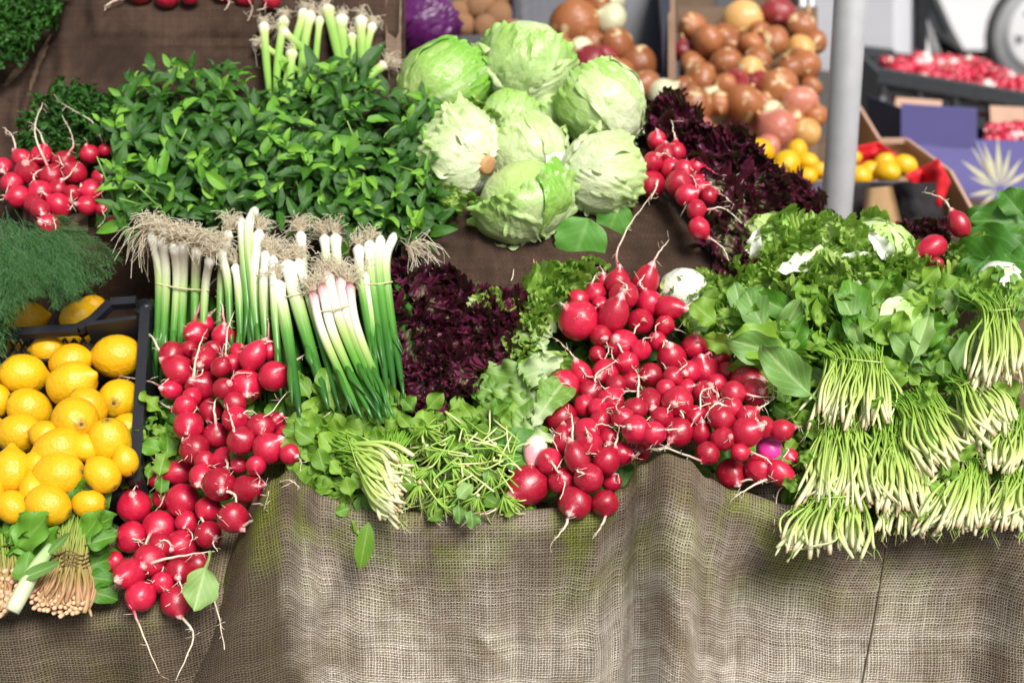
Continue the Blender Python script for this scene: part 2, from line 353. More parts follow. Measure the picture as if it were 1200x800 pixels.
MAT['frilly'] = leafmat('frilly_lettuce_leaf', (0.17, 0.36, 0.025), (0.50, 0.68, 0.16), None, (0.5, 0.68, 0.25), 0.38, 0.32, 7, 0.4, 0.5, (0.62, 0.72, 0.42))
MAT['romaine'] = leafmat('romaine_leaf', (0.12, 0.28, 0.03), (0.28, 0.47, 0.09), None, (0.55, 0.7, 0.36), 0.42, 0.28, 6, 0.6, 0.5, (0.6, 0.72, 0.42))
MAT['chard'] = leafmat('dark_broad_leaf', (0.03, 0.14, 0.01), (0.09, 0.28, 0.022), None, (0.2, 0.42, 0.1), 0.38, 0.22, 6, 0.55)
MAT['round_leaf'] = leafmat('round_leaf', (0.06, 0.26, 0.03), (0.18, 0.42, 0.06), None, (0.3, 0.52, 0.16), 0.45, 0.25, 6, 0.45)
MAT['dill'] = along('dill_frond', [(0.0, (0.016, 0.07, 0.018)), (0.4, (0.028, 0.12, 0.03)), (1.0, (0.10, 0.25, 0.065))], 0.55, 0.2)
MAT['parsley'] = leafmat('parsley_leaf', (0.012, 0.07, 0.008), (0.05, 0.18, 0.02), None, None, 0.5, 0.2, 8, 0.2)
def icemat(name, pale, green, gpos, veinc=(0.74, 0.8, 0.55)):
    k = NT(name); uv = k.sep(k.tc('UV')); r = k.rand(); o = k.tc()
    n1 = k.noise(k.vec(o, (1, 1, 1), r), 2.2, 4, 0.6, 0.8)
    f = k.math('ADD', uv[1], k.math('MULTIPLY', k.math('SUBTRACT', n1, 0.5), 0.5))
    f = k.math('ADD', f, k.math('MULTIPLY', k.math('SUBTRACT', r, 0.5), 0.25))
    c = k.ramp(f, [(gpos - 0.3, pale), (gpos, tuple((a + b) / 2 for a, b in zip(pale, green))), (min(1, gpos + 0.42), green)])
    a = k.math('ABSOLUTE', k.math('SUBTRACT', uv[0], 0.5)); wz = k.noise(k.vec(o, (1, 1, 1), r), 3.5, 3)
    ph = k.math('FRACT', k.math('ADD', k.math('SUBTRACT', k.math('MULTIPLY', a, 11), k.math('MULTIPLY', uv[1], 3.2)), k.math('MULTIPLY', wz, 1.6)))
    vn = k.math('MAXIMUM', k.math('SUBTRACT', 1.0, k.math('MULTIPLY', k.math('ABSOLUTE', k.math('SUBTRACT', ph, 0.5)), 9.0)), 0.0)
    mid = k.math('MAXIMUM', k.math('SUBTRACT', 1.0, k.math('MULTIPLY', a, 16.0)), 0.0)
    vn = k.math('MINIMUM', k.math('ADD', k.math('MULTIPLY', vn, 0.7), mid), 1.0)
    c = k.mix(k.math('MULTIPLY', vn, 0.35), c, veinc)
    sp = k.noise(k.vec(o, (1, 1, 1), r), 5, 3); c = k.mix(k.math('MULTIPLY', k.ramp(sp, [(0.7, 0.0), (0.78, 1.0)]), 0.4), c, (0.45, 0.38, 0.12))
    k.col(c); k.set(Roughness=0.36)
    k.bump(k.math('ADD', k.math('MULTIPLY', vn, 0.35), k.math('MULTIPLY', k.noise(k.vec(o, (1, 1, 1), r), 2.6, 2, 0.5, 1.5), 1.6)), 0.13, 0.06)
    k.transl(0.15, c); return k.m
MAT['ice'] = icemat('iceberg_leaf', (0.60, 0.72, 0.38), (0.31, 0.53, 0.11), 0.52)
MAT['ice_pale'] = icemat('pale_iceberg_leaf', (0.70, 0.77, 0.50), (0.45, 0.62, 0.22), 0.66)
MAT['ice_green'] = icemat('green_iceberg_leaf', (0.5, 0.66, 0.22), (0.2, 0.46, 0.05), 0.45)
MAT['ice_white'] = icemat('white_iceberg_leaf', (0.80, 0.82, 0.72), (0.6, 0.72, 0.42), 0.95, (0.82, 0.84, 0.74))
MAT['cut_stalk'] = plain('cut_lettuce_stalk', (0.52, 0.27, 0.12), 0.7, 0, 60)
MAT['red_cabbage'] = icemat('red_cabbage_leaf', (0.13, 0.012, 0.13), (0.09, 0.010, 0.10), 0.5, (0.2, 0.06, 0.2))
MAT['scallion'] = along('spring_onion_stalk', [(0.0, (0.86, 0.85, 0.79)), (0.10, (0.88, 0.88, 0.83)), (0.33, (0.78, 0.81, 0.64)), (0.48, (0.48, 0.64, 0.26)), (0.62, (0.13, 0.36, 0.06)), (0.8, (0.04, 0.16, 0.025)), (1.0, (0.025, 0.11, 0.02))], 0.32, 0.08, 60, 0.3)
MAT['scallion_red'] = along('red_tinged_spring_onion', [(0.0, (0.45, 0.12, 0.16)), (0.07, (0.74, 0.5, 0.52)), (0.2, (0.82, 0.76, 0.72)), (0.45, (0.80, 0.78, 0.68)), (0.58, (0.5, 0.62, 0.22)), (0.72, (0.14, 0.38, 0.05)), (1.0, (0.03, 0.17, 0.03))], 0.32, 0.08, 60, 0.3)
MAT['garlic_stem'] = along('young_onion_stalk', [(0.0, (0.78, 0.74, 0.64)), (0.09, (0.8, 0.78, 0.66)), (0.17, (0.55, 0.68, 0.26)), (0.45, (0.30, 0.52, 0.11)), (1.0, (0.2, 0.42, 0.07))], 0.35, 0.08, 60, 0.3)
MAT['fluff'] = along('dry_onion_roots', [(0.0, (0.78, 0.66, 0.47)), (0.3, (0.88, 0.79, 0.62)), (1.0, (0.92, 0.86, 0.72))], 0.8, 0.4, 60, 0.08)
MAT['band'] = plain('rubber_band', (0.55, 0.50, 0.28), 0.5)
MAT['twine'] = plain('dark_twine', (0.16, 0.06, 0.04), 0.8, 0, 200)
MAT['crate_black'] = plain('black_plastic', (0.016, 0.017, 0.022), 0.36, 0, 50, 0.4, 0.1)
MAT['crate_navy'] = plain('navy_plastic', (0.012, 0.016, 0.04), 0.38, 0, 50, 0.4, 0.1)
MAT['crate_grey'] = plain('grey_plastic', (0.045, 0.05, 0.056), 0.5, 0, 50, 0.3, 0.1)
MAT['wood'] = plain('pale_wood', (0.27, 0.16, 0.10), 0.75, 0, 22, 0.35, 0.3)
MAT['wood_dark'] = plain('dark_wood', (0.12, 0.075, 0.045), 0.8, 0, 22, 0.4, 0.3)
MAT['card_blue'] = plain('violet_card', (0.115, 0.105, 0.30), 0.7, 0, 12, 0.12, 0.05)
MAT['card_dark'] = plain('dark_printed_card', (0.022, 0.02, 0.05), 0.6, 0, 12, 0.3, 0.05)
MAT['card_brown'] = plain('brown_card', (0.46, 0.29, 0.21), 0.85, 0, 25, 0.2, 0.1)
MAT['print_cream'] = plain('cream_print', (0.62, 0.60, 0.40), 0.7, 0, 30, 0.2, 0)
MAT['paper_red'] = plain('red_paper', (0.62, 0.012, 0.022), 0.6, 0, 20, 0.2, 0.1)
MAT['bag_black'] = plain('black_bag', (0.03, 0.027, 0.03), 0.4, 0, 30, 0.4, 0.2)
MAT['kraft'] = plain('kraft_paper', (0.40, 0.25, 0.12), 0.85, 0, 30, 0.2, 0.1)
MAT['potato'] = plain('potato_skin', (0.24, 0.12, 0.055), 0.8, 0, 30, 0.4, 0.4)
MAT['steel'] = plain('galvanised_steel', (0.60, 0.60, 0.62), 0.34, 0.35, 30, 0.16, 0.12)
MAT['white_paint'] = plain('white_paint', (0.74, 0.74, 0.76), 0.35, 0, 3, 0.05, 0.0)
MAT['white_panel'] = plain('white_panel_paint', (0.66, 0.67, 0.72), 0.5, 0, 4, 0.08, 0.0)
MAT['rubber'] = plain('tyre_rubber', (0.06, 0.06, 0.062), 0.7, 0, 40, 0.3, 0.1)
MAT['dusty_rubber'] = plain('dusty_tyre_sidewall', (0.34, 0.34, 0.35), 0.8, 0, 20, 0.25, 0.1)
MAT['alloy'] = plain('silver_wheel', (0.8, 0.8, 0.82), 0.35, 0.2, 10, 0.05, 0.0)
MAT['glass'] = plain('dark_window', (0.02, 0.025, 0.03), 0.1, 0, 5, 0.1, 0.0)
MAT['lamp_red'] = plain('red_lens', (0.45, 0.01, 0.01), 0.2, 0, 5, 0.1, 0.0)
MAT['film'] = plain('white_film', (0.85, 0.85, 0.85), 0.5, 0, 10, 0.05, 0.0)

# ------------------------------------------------------------------ the setting
k = NT('asphalt'); o_ = k.tc(); f = k.noise(o_, 6, 5, 0.7); g = k.noise(o_, 300, 2)
k.col(k.mix(f, k.mix(g, (0.03, 0.03, 0.03), (0.075, 0.072, 0.07)), (0.085, 0.08, 0.075))); k.set(Roughness=0.9); k.bump(g, 0.4, 0.004)
m = MB(); m.grid(lambda i, j: (-300 + i * 600 / 8, -300 + j * 600 / 8, 0), 9, 9)
tag(m.build('ground', k.m, None, False), 'grey asphalt ground under the market stall', None, None, 'structure')

# stall table: legs, rails and a sloping deck under the cloths
tb = thing('stall_table', (0, 1.6, 0), 'wooden stall table with a sloping deck under the burlap', 'table')
m = MB()
def decky(i, j):
    u = -250 + i * 1700 / 84; v0 = -60 if u < 462 else 150 if u < 770 else 150 + (u - 770) * 1.3 if u < 870 else 288; v = v0 + (640 - v0) * j / 14
    return S(u, v, 0.13)
m.grid(decky, 85, 15); dk = m.build('deck', MAT['wood_dark'], tb)
sm = dk.modifiers.new('thick', 'SOLIDIFY'); sm.thickness = 0.02; sm.offset = -1
for x, y, h in ((-0.75, 1.5, 0.62), (0.8, 1.52, 0.66), (-0.7, 2.2, 1.0), (0.45, 2.05, 0.95)):
    m = MB(); m.box((x, y, h / 2), (0.05, 0.05, h)); m.build('leg', MAT['wood_dark'], tb, False)

# --- main front burlap
EDGE = [(285, 622), (300, 592), (320, 560), (340, 549), (357, 566), (378, 580), (420, 592), (480, 600), (600, 598), (700, 592), (728, 572), (752, 543),
        (780, 529), (806, 536), (830, 559), (860, 574), (930, 592), (1000, 602), (1100, 600), (1200, 592), (1340, 590)]
def fold(u, s):
    k_ = sst(0, 0.12, s)
    a = 0.045 * math.exp(-((u - 330 + 40 * s) / 42) ** 2) + 0.05 * math.exp(-((u - 795 - 30 * s) / 48) ** 2) + 0.05 * math.exp(-((u - 1235) / 60) ** 2)
    x = u / 1100.0
    b = 0.010 * nz(x * 11, s * 2.0, 3.3) + 0.006 * nz(x * 30, s * 5, 8.1)
    q = s - 0.10 - 1.9 * (x - 0.69) ** 2 * 10
    sag = 0.006 * math.sin(q * 55) * math.exp(-((u - 715) / 60) ** 2) * math.exp(-((s - 0.12) / 0.09) ** 2)
    q2 = s + (u - 300) / 1100 * 1.6
    sag += 0.004 * math.sin(q2 * 60) * math.exp(-((u - 420) / 80) ** 2) * math.exp(-((s - 0.1) / 0.1) ** 2)
    return a * (0.45 + 0.55 * k_) + (b + sag) * k_
def front_pt(u, s, back=0.0):
    ye = 1.415 - fold(u, 0)
    P = at(u, interp(EDGE, u), ye)
    if s < 0:
        y = P.y - s * 0.93; k_ = sst(0, 0.05, -s); return Vector((P.x, y + back, P.z * (1 - k_) + (CR + SLOPE * y - 0.06) * k_ - back))
    sh = -0.085 * min(s / 0.19, 2.4) * math.exp(-((u - 285) / 38) ** 2)
    cr = 0.09 * math.exp(-((u - 285) / 14) ** 2)
    rr = 0.018; ph = min(s / rr, math.pi / 2)
    y = P.y - rr * math.sin(ph) * 0.8 - (fold(u, s) - fold(u, 0)) + cr + 0.03 * s; z = P.z - rr * (1 - math.cos(ph)) - max(0, s - rr * math.pi / 2)
    z += 0.004 * nz(u / 60, 1.5) * sst(0, .1, s)
    return Vector((P.x + sh, y + back, z))
NXC, NYC = 420, 90
us = [285 + (1340 - 285) * i / (NXC - 1) for i in range(NXC)]; ss = [-0.16 + 0.92 * j / (NYC - 1) for j in range(NYC)]
FPT = [[front_pt(u_, s_) for u_ in us] for s_ in ss]; FUV = []
for row in FPT:
    acc = [0.0]
    for i in range(1, NXC): acc.append(acc[-1] + (row[i] - row[i - 1]).length * (1.0 if us[i] > 330 else .85))
    k0 = acc[NXC // 3]; FUV.append([q - k0 + .6 for q in acc])
m = MB(); m.grid(lambda i, j: FPT[j][i], NXC, NYC, lambda i, j: (FUV[j][i], ss[j]))
fc = tag(m.build('burlap_cloth', MAT['burlap']), 'pale coarse burlap sheet hanging down the stall front, moss stained along its top', 'burlap cloth')
if 0: m = MB(); m.grid(lambda i, j: front_pt(us[i * 6], 0.035 + ss[j * 2 + 1] * .95 if j > 7 else 0.03 + j * .0005, 0.010), 70, 45); m.build('lining', MAT['lining'], fc)
m = MB(); m.tube([front_pt(1042 - 55 * s, s, -0.001) for s in [0.02 + 0.02 * i for i in range(30)]], 0.0010, 5); m.build('seam', MAT['thread'], fc)
# --- left burlap, lower and darker
EDL = [(-160, 735), (0, 728), (90, 716), (150, 712), (200, 708), (260, 690), (330, 650), (420, 640)]
def left_pt(u, s, back=0.0):
    P = at(u, interp(EDL, u), 1.40 + 0.02 * nz(u / 70, 2))
    if s < 0: return P + Vector((0, -s * 0.95, -s * 0.45 - 0.008))
    rr = 0.02; ph = min(s / rr, math.pi / 2)
    return Vector((P.x, P.y - rr * math.sin(ph) * 0.8 + back + sst(230, 330, u) * 0.05 - 0.014 * nz(u / 55, s * 4, 5) * sst(0, .1, s) + s * 0.12, P.z - rr * (1 - math.cos(ph)) - max(0, s - rr * 1.57)))
ul = [-160 + 580 * i / 199 for i in range(200)]; sl_ = [-0.12 + 0.72 * j / 59 for j in range(60)]
m = MB(); m.grid(lambda i, j: left_pt(ul[i], sl_[j]), 200, 60, lambda i, j: (ul[i] / 1130.0 + 3.7, sl_[j]))
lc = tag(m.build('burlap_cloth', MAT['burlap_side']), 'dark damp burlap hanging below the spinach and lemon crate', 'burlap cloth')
if 0: m = MB(); m.grid(lambda i, j: left_pt(ul[i * 6], 0.03 + .6 * j / 28, 0.010), 33, 29); m.build('lining', MAT['lining'], lc)
# --- brown burlap step under the lettuces
def step_pt(i, j, nx=90, ny=60):
    v = 150 + 250 * j / (ny - 1); ur = 772 if v < 226 else 772 + (v - 226) * 0.80 if v < 318 else 846
    a = i / (nx - 1); u = 470 + (ur + 16 - 470) * a
    off = 0.055 - 0.035 * sst(205, 245, v) + 0.03 * sst(330, 380, v) + 0.09 * sst(ur - 8, ur + 16, u) ** 2
    off += 0.006 * nz(u / 40, v / 60) - 0.007 * math.exp(-((u - 562 + (v - 260) * 0.16) / 7) ** 2)
    return S(u, v, off)
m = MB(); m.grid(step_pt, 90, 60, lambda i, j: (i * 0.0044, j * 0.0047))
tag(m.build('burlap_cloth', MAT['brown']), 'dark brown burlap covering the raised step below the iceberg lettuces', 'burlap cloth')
# --- brown burlap at the upper left, with turned edges
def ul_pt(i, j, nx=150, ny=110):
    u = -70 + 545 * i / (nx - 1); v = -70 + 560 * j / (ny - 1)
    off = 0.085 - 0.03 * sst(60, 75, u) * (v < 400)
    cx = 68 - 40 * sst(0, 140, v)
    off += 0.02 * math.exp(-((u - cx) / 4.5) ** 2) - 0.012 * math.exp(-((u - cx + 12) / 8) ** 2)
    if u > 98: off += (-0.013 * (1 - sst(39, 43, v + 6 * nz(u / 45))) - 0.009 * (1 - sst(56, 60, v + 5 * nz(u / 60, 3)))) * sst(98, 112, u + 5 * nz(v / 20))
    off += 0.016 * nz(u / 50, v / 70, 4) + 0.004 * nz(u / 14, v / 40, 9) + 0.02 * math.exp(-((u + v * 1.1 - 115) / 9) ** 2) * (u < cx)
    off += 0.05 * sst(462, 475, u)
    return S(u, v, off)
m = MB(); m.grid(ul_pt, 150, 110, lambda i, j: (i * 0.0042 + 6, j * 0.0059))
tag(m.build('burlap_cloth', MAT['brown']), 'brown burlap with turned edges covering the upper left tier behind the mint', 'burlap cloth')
m = MB(); m.grid(lambda i, j: S(70 + i * 3.7, 250 + j * 2.2, 0.046 + 0.006 * nz(i * .3, j * .3)), 10, 10, lambda i, j: (i * .0045, j * .003))
tag(m.build('burlap_patch', MAT['brown_pale']), 'light brown burlap patch below the small radish heap on the left', 'burlap patch')
m = MB(); m.grid(lambda i, j: S(452 + i * 2.0 + 1.5 * nz(j * .4), -20 + j * 4, 0.03 + 0.004 * i), 10, 26, lambda i, j: (i * .0025, j * .005))
tag(m.build('burlap_flap', MAT['brown_pale']), 'lighter burlap flap edge hanging beside the purple cabbage', 'burlap flap')

# ------------------------------------------------------------------ radishes
def radish_mesh(name, seed, el=1.0, tap=0.3, m_=None):
    r_ = random.Random(seed); b = MB(); nu, nv = 26, 18
    ox = Vector((r_.uniform(0, 50), 0, 0))
    def P(i, j):
        a = math.pi * j / (nv - 1); ph = 2 * math.pi * i / (nu - 1)      # a = 0 at the crown (+z), pi at the root (-z)
        d = Vector((math.sin(a) * math.cos(ph), math.sin(a) * math.sin(ph), math.cos(a)))
        rr = 1 + 0.06 * mn.noise(d * 1.3 + ox) + 0.025 * mn.noise(d * 3.1 + ox)
        rr *= 1 + tap * math.exp(-((math.pi - a) / 0.24) ** 2) - 0.07 * math.exp(-(a / 0.3) ** 2)
        p = d * rr; p.z *= el; return p
    b.grid(P, nu, nv, None, True)
    return mesh(name, b.v, b.f, b.uv, m_)
def radset(mt): return [radish_mesh('radish', s, e, t, mt) for s, e, t in ((1, 1.0, .28), (2, 1.06, .3), (3, 0.95, .22), (4, 1.02, .42), (5, 1.1, .34), (6, 0.98, .18))]
RAD = {q: radset(MAT[q]) for q in ('radish', 'radish_magenta', 'radish_white')}
def place_radishes(lst, where, group, rowh, maxpush=0.06, lift=0.0, depth=None):
    """lst: (u, v, r, root pixels or None, opts). Each radish comes to rest on those behind it."""
    order = sorted(range(len(lst)), key=lambda i: lst[i][1]); rc = rowcol(lst, rowh); sph = []
    pos = {}
    for i in order:
        u, v, r = lst[i][:3]; t = (depth(u, v) if depth else Sd(u, v)) - lift; t0 = t
        for (u2, v2, r2, t2) in sph:
            rr = 0.93 * (r + r2); p2 = (u - u2) ** 2 + (v - v2) ** 2
            if p2 < rr * rr: t = min(t, t2 - math.sqrt(rr * rr - p2) * t2 / FPX)
        eu = interp(EDGE, u) if u > 270 else 9999                                # low ones rest against the outside of the cloth
        if v + r > eu: t = min(t, (1.415 - fold(u, 0) - r * t / FPX * min(1.0, (v + r - eu) / (1.6 * r))) / ray(u, v).y); t0 = t
        t = max(t, t0 - maxpush) - (0.02 if len(lst[i]) > 4 and ('white' in lst[i][4] or 'magenta' in lst[i][4]) else 0); sph.append((u, v, r, t)); pos[i] = t
    def front(u, v):
        best = (depth(u, v) if depth else Sd(u, v)) - lift + 0.002
        for (u2, v2, r2, t2) in sph:
            q = r2 * r2 * 1.08 - (u - u2) ** 2 - (v - v2) ** 2
            if q > 0: best = min(best, t2 - math.sqrt(q) * t2 / FPX)
        if u > 270 and v > interp(EDGE, u) - 6: best = min(best, (1.385 - fold(u, 0)) / ray(u, v).y)      # in front of the hanging cloth
        if u <= 270 and v > interp(EDL, u) - 6: best = min(best, 1.365 / ray(u, v).y)
        return best
    for i in range(len(lst)):
        u, v, r = lst[i][:3]; root = lst[i][3] if len(lst[i]) > 3 else None; op = lst[i][4] if len(lst[i]) > 4 else ''
        t = pos[i]; C = atd(u, v, t); Rr = r * t / FPX
        auto = root is None
        if auto:
            a = rnd.uniform(0, 2 * math.pi); q = r * rnd.uniform(0.3, 0.8); L = r * rnd.uniform(0.8, 2.6)
            s0 = (u + q * math.cos(a), v + q * math.sin(a)); b = a + rnd.uniform(-.7, .7)
            root = [s0, (s0[0] + L * .5 * math.cos(b), s0[1] + L * .5 * math.sin(b) + 1), (s0[0] + L * math.cos(b + .5), s0[1] + L * math.sin(b + .5) + 3)]
        du, dv = root[0][0] - u, root[0][1] - v; dl = math.hypot(du, dv); k_ = min(1.0, dl / r)
        du, dv = (du / dl, dv / dl) if dl > 0.1 else (0, 1)
        D = RT * (du * k_) - UPV * (dv * k_) - FW * math.sqrt(max(0, 1 - k_ * k_))
        el = 1.0
        M = frame(D.orthogonal(), -D, 1, (0, 0, 0)); z = -D.normalized(); x = z.orthogonal().normalized(); y = z.cross(x)
        ang = rnd.uniform(0, 6.28); x2 = x * math.cos(ang) + y * math.sin(ang); y2 = z.cross(x2)
        sc = Rr * rnd.uniform(1.03, 1.1)
        M = Matrix((x2 * sc, y2 * sc, z * sc * (1.22 if 'long' in op else rnd.uniform(.9, 1.08)))).transposed().to_4x4(); M.translation = C
        kind = 'radish_magenta' if 'magenta' in op else 'radish_white' if 'white' in op else 'radish'
        ms = RAD[kind]; me = ms[4] if 'long' in op else ms[rnd.randrange(6)]
        o = obj('radish', me, None, M)
        size = 'large round' if r > 17.5 else 'small' if r < 11.5 else 'medium'
        hue = {'radish': 'red', 'radish_magenta': 'magenta', 'radish_white': 'pale pink and white'}[kind]
        rw, cl = rc[i]
        tag(o, f'{size} {hue} radish, {cl} from left, {rw} row down, {where}', 'radish', group)
        # root: starts on the skin, then lies over whatever is in front
        pts = [C + D.normalized() * (Rr * 1.0)]
        td = [min(front(a + dx, b + dy) for dx, dy in ((0, 0), (4, 0), (-4, 0), (0, 4), (0, -4))) for a, b in root]
        for q in range(1, len(root)):
            prev = td[q - 1] if q > 1 else (t - Rr * math.sqrt(max(0, 1 - k_ * k_)))
            dd = 0.55 * td[q] + 0.45 * prev - 0.003; pts.append(atd(root[q][0], root[q][1], dd))
        pts = crom(pts, 5); n = len(pts)
        for q in range(2, n): pts[q] = pts[q] + rv(0.0007)
        r0 = Rr * (0.085 if auto else 0.125); r1 = 0.0005
        rad = [r1 + (r0 - r1) * (1 - q / (n - 1)) ** 1.3 for q in range(n)]
        b = MB(); b.tube([pts[0] - D.normalized() * Rr * 0.15] + pts, [r0 * 1.5] + rad, 6)
        L = sum((pts[q + 1] - pts[q]).length for q in range(n - 1))
        for _ in range(3 + int(L * 60)):                                        # hair roots
            q = rnd.randrange(1, n); p = pts[q]; d = rv(1).normalized() - FW * 0.6; h = rnd.uniform(0.004, 0.013)
            b.tube([p, p + d * h * .5 + rv(.001), p + d * h + rv(.003)], [0.0005, 0.0004, 0.00022], 3)
        b.build('root', MAT['root_white'] if (rnd.random() < .35 or 'pale' in op) else MAT['root'], o, True, M)
    return front

LEFT = [
 (229.5,391,14.5,[(225,392),(230,370),(240,342),(260,322),(280,327),(297,340)]), (241,380,10,[(245,371),(255,360),(270,357),(288,349)]),
 (262,395,14,[(264,383),(261,362),(253,340)]), (222,409,10), (240,420,14,None,'long'), (250,410,11), (201,415,14), (210,434,17,[(194,424),(178,395),(165,381)],'pale'),
 (259,430,11,[(264,420),(267,385),(275,364)]), (272,426,12), (279,412,10,[(284,408),(295,404),(312,402)]), (297,417,14,[(306,405),(313,400),(328,402)],'long'), (316,411,11,[(315,401),(315,377),(310,362)]),
 (321,441,17.5,[(334,432),(355,417),(380,402)]), (237,451,19,[(230,446),(231,415),(240,389)],'pale'), (288,452,19,[(292,460),(298,463)]), (201,457,11,[(194,455),(175,447),(140,441)]),
 (217,475,12,[(206,480),(194,476),(180,466),(158,469)]), (247,481,14,[(246,492),(250,497)]), (275,472,13,[(283,482),(297,491),(315,485),(340,455)]), (221,499,16.5), (276,491,15),
 (254,510,16,[(255,497),(251,472),(262,462)],'pale'), (283,516,16,[(278,508),(272,495),(265,474)],'pale'), (306,500,15.5,[(308,507),(305,512)]), (322,494,11,[(329,487),(342,492),(350,500)]),
 (315,525,18.5,[(329,515),(355,500),(380,490)],'pale'), (337,512,14,[(347,507),(362,500),(395,478)]), (340,532,12), (264,538,14.5,[(267,535),(268,555),(266,572)],'pale'),
 (196,527,13.5,[(186,528),(165,515),(160,492),(172,479),(190,477)],'long'), (228,526,17.5,[(218,516),(214,512)]), (210,553,13.5,[(198,555),(188,556),(184,556)],'long'), (236,558,13.5,[(235,565),(242,578)],'pale'),
 (257,567,18.5,[(262,572),(275,580),(274,600),(256,607)],'pale'), (291,573,16,[(305,571),(322,567),(340,563),(352,572)],'long'), (214,586,18.5,[(216,600),(213,606)]), (155,573,11,[(152,562),(150,560)],'long'), (157,593,18.5),
 (191,584,12,[(189,573),(184,545),(170,527)]), (244,596,14.5,[(237,603),(241,620),(227,632)],'pale'), (219,612,13), (273,606,17,[(284,617),(306,602),(315,575)],'pale'), (187,618,20,[(181,622),(171,640),(173,672)],'pale'),
 (154,629,18.5,[(141,624),(160,632),(172,638)],'pale'), (244,626,15.5,[(254,628),(250,636),(255,646)],'pale'), (213,640,18.5,[(206,640),(196,634),(187,633)],'pale'), (175,657,18.5,[(174,659),(210,651),(252,646)],'pale'),
 (210,668,16), (152,672,17,None,'long'), (190,682,13,[(195,689),(197,691)]), (165,698,17,[(158,708),(165,736),(186,788)]), (206,704,17,[(212,716),(226,746),(206,797)]), (134,658,12),
 (232,660,13,[(246,676),(256,720),(263,760)]), (185,560,12), (240,540,12), (300,545,11), (225,465,11), (262,455,12), (188,640,14), (280,545,10),
]
f_left = place_radishes(LEFT, 'front left heap', 'radishes heaped over the front left of the stall', 24)
RIGHT = [
 (678,375,22.5,[(664,362),(655,355),(640,362)]), (697,344,13,[(692,335),(699,320)]), (708,331,9,[(707,323),(706,316),(703,311)]), (724,331,14,[(725,318),(723,296),(740,260),(766,226)]),
 (731,346,17,[(729,342),(735,336),(722,326)],'pale'), (756,331,15,[(761,318),(772,296),(784,281)],'long'), (677,352,13), (704,357,10), (719,370,16.5,[(724,356),(722,350)],'long'), (761,356,15,[(757,343),(750,332),(756,322)],'pale'),
 (784,361,14,[(796,362),(806,358),(817,351)],'long'), (750,377,15,[(752,376),(745,385),(734,408)],'pale'), (779,381,12,[(789,385),(803,390)]), (704,393,13), (730,405,18,[(722,398),(728,410),(740,420)],'pale'), (751,410,12),
 (787,419,17,[(784,406),(779,398),(776,412)]), (814,406,14.5,[(815,394),(815,382)]), (660,452,18.5,[(653,440),(650,448),(668,450)],'pale'), (682,439,12.5,[(677,428),(668,412),(648,395)],'long'), (710,436,15.5),
 (692,459,13.5,[(697,449),(700,437),(722,423)],'pale'), (762,440,14,[(755,442),(747,441)]), (789,441,12,[(795,434),(806,425)],'pale'), (824,435,18,[(821,420),(847,400),(866,380)]), (842,418,14,[(832,420),(852,404),(867,408),(860,418)]),
 (852,436,12,[(860,427),(872,420),(884,412)]), (807,436,13), (876,448,19.5), (878,434,17), (762,471,15), (794,471,18,[(789,472),(800,485),(803,500)],'pale'), (827,461,15,[(830,452),(842,466),(812,480)],'pale'),
 (859,461,15,[(872,461),(890,465),(908,464)],'pale'), (884,460,16), (876,488,13.5,[(886,480),(897,474),(908,466)]), (845,490,15.5,[(853,477),(838,473),(825,490)],'pale'), (816,488,13), (765,508,15,[(775,503),(800,503)],'pale'),
 (795,506,16.5), (822,508,12,[(822,497),(821,462),(838,452)],'pale'), (847,514,13.5,[(853,511),(855,512)]), (875,506,17,[(887,500),(893,498),(898,498)],'pale'), (867,530,11,[(877,528),(902,540),(908,562)],'pale'),
 (916,504,12.5,[(928,501),(940,500)]), (902,527,15,[(914,526),(924,528),(912,543)],'magenta pale'), (829,531,13.5,[(822,540),(785,526),(762,525)],'pale'), (857,555,17,[(861,564),(880,562),(900,565)],'pale'),
 (890,549,17,[(903,559),(880,570),(862,582)],'pale'), (914,554,13,[(924,562),(912,578),(907,615)],'long'), (924,536,11), (745,503,15.5,[(737,500),(720,498)],'pale'), (745,479,14,[(747,466),(748,440),(740,428)],'pale'),
 (722,451,12), (685,475,13,[(695,476),(715,484),(732,476)],'pale'), (715,470,15,[(728,458),(745,458),(762,464)],'pale'), (657,489,18.5), (687,505,15), (704,494,13.5,[(714,497),(740,499),(768,503)]),
 (714,514,13), (659,516,12,[(660,502),(648,512),(655,530)],'long pale'), (690,519,15,[(690,514),(688,505),(686,500)],'pale'), (676,537,14,[(671,524),(670,488),(663,486)],'long pale'), (710,540,16,[(720,527),(724,510),(726,500)],'pale'),
 (727,531,14,[(738,534),(747,537)]), (644,540,15,[(641,534),(652,550),(662,567),(656,585)],'pale'), (627,528,13.5,[(624,540),(623,544)],'white long'), (659,563,15,[(655,553),(662,566)],'pale'), (690,560,16,[(687,555),(678,552),(674,549)],'pale'),
 (717,565,11.5,[(718,556),(724,556),(726,566)],'pale'), (619,568,22.5,[(604,577),(592,587),(575,600),(562,602)]), (674,589,19,[(668,598),(660,620),(645,638)],'pale'), (709,589,15.5,[(710,602),(703,618),(694,632)],'pale'),
 (750,530,11), (775,490,13), (735,425,13), (700,415,10), (770,400,11), (805,455,11), (840,450,12), (858,478,12), (835,475,12), (730,490,13), (780,455,11), (895,500,12), (672,500,12), (700,478,11), (740,447,11),
]
place_radishes(RIGHT, 'front right heap', 'radishes heaped at the front right of the stall', 24)
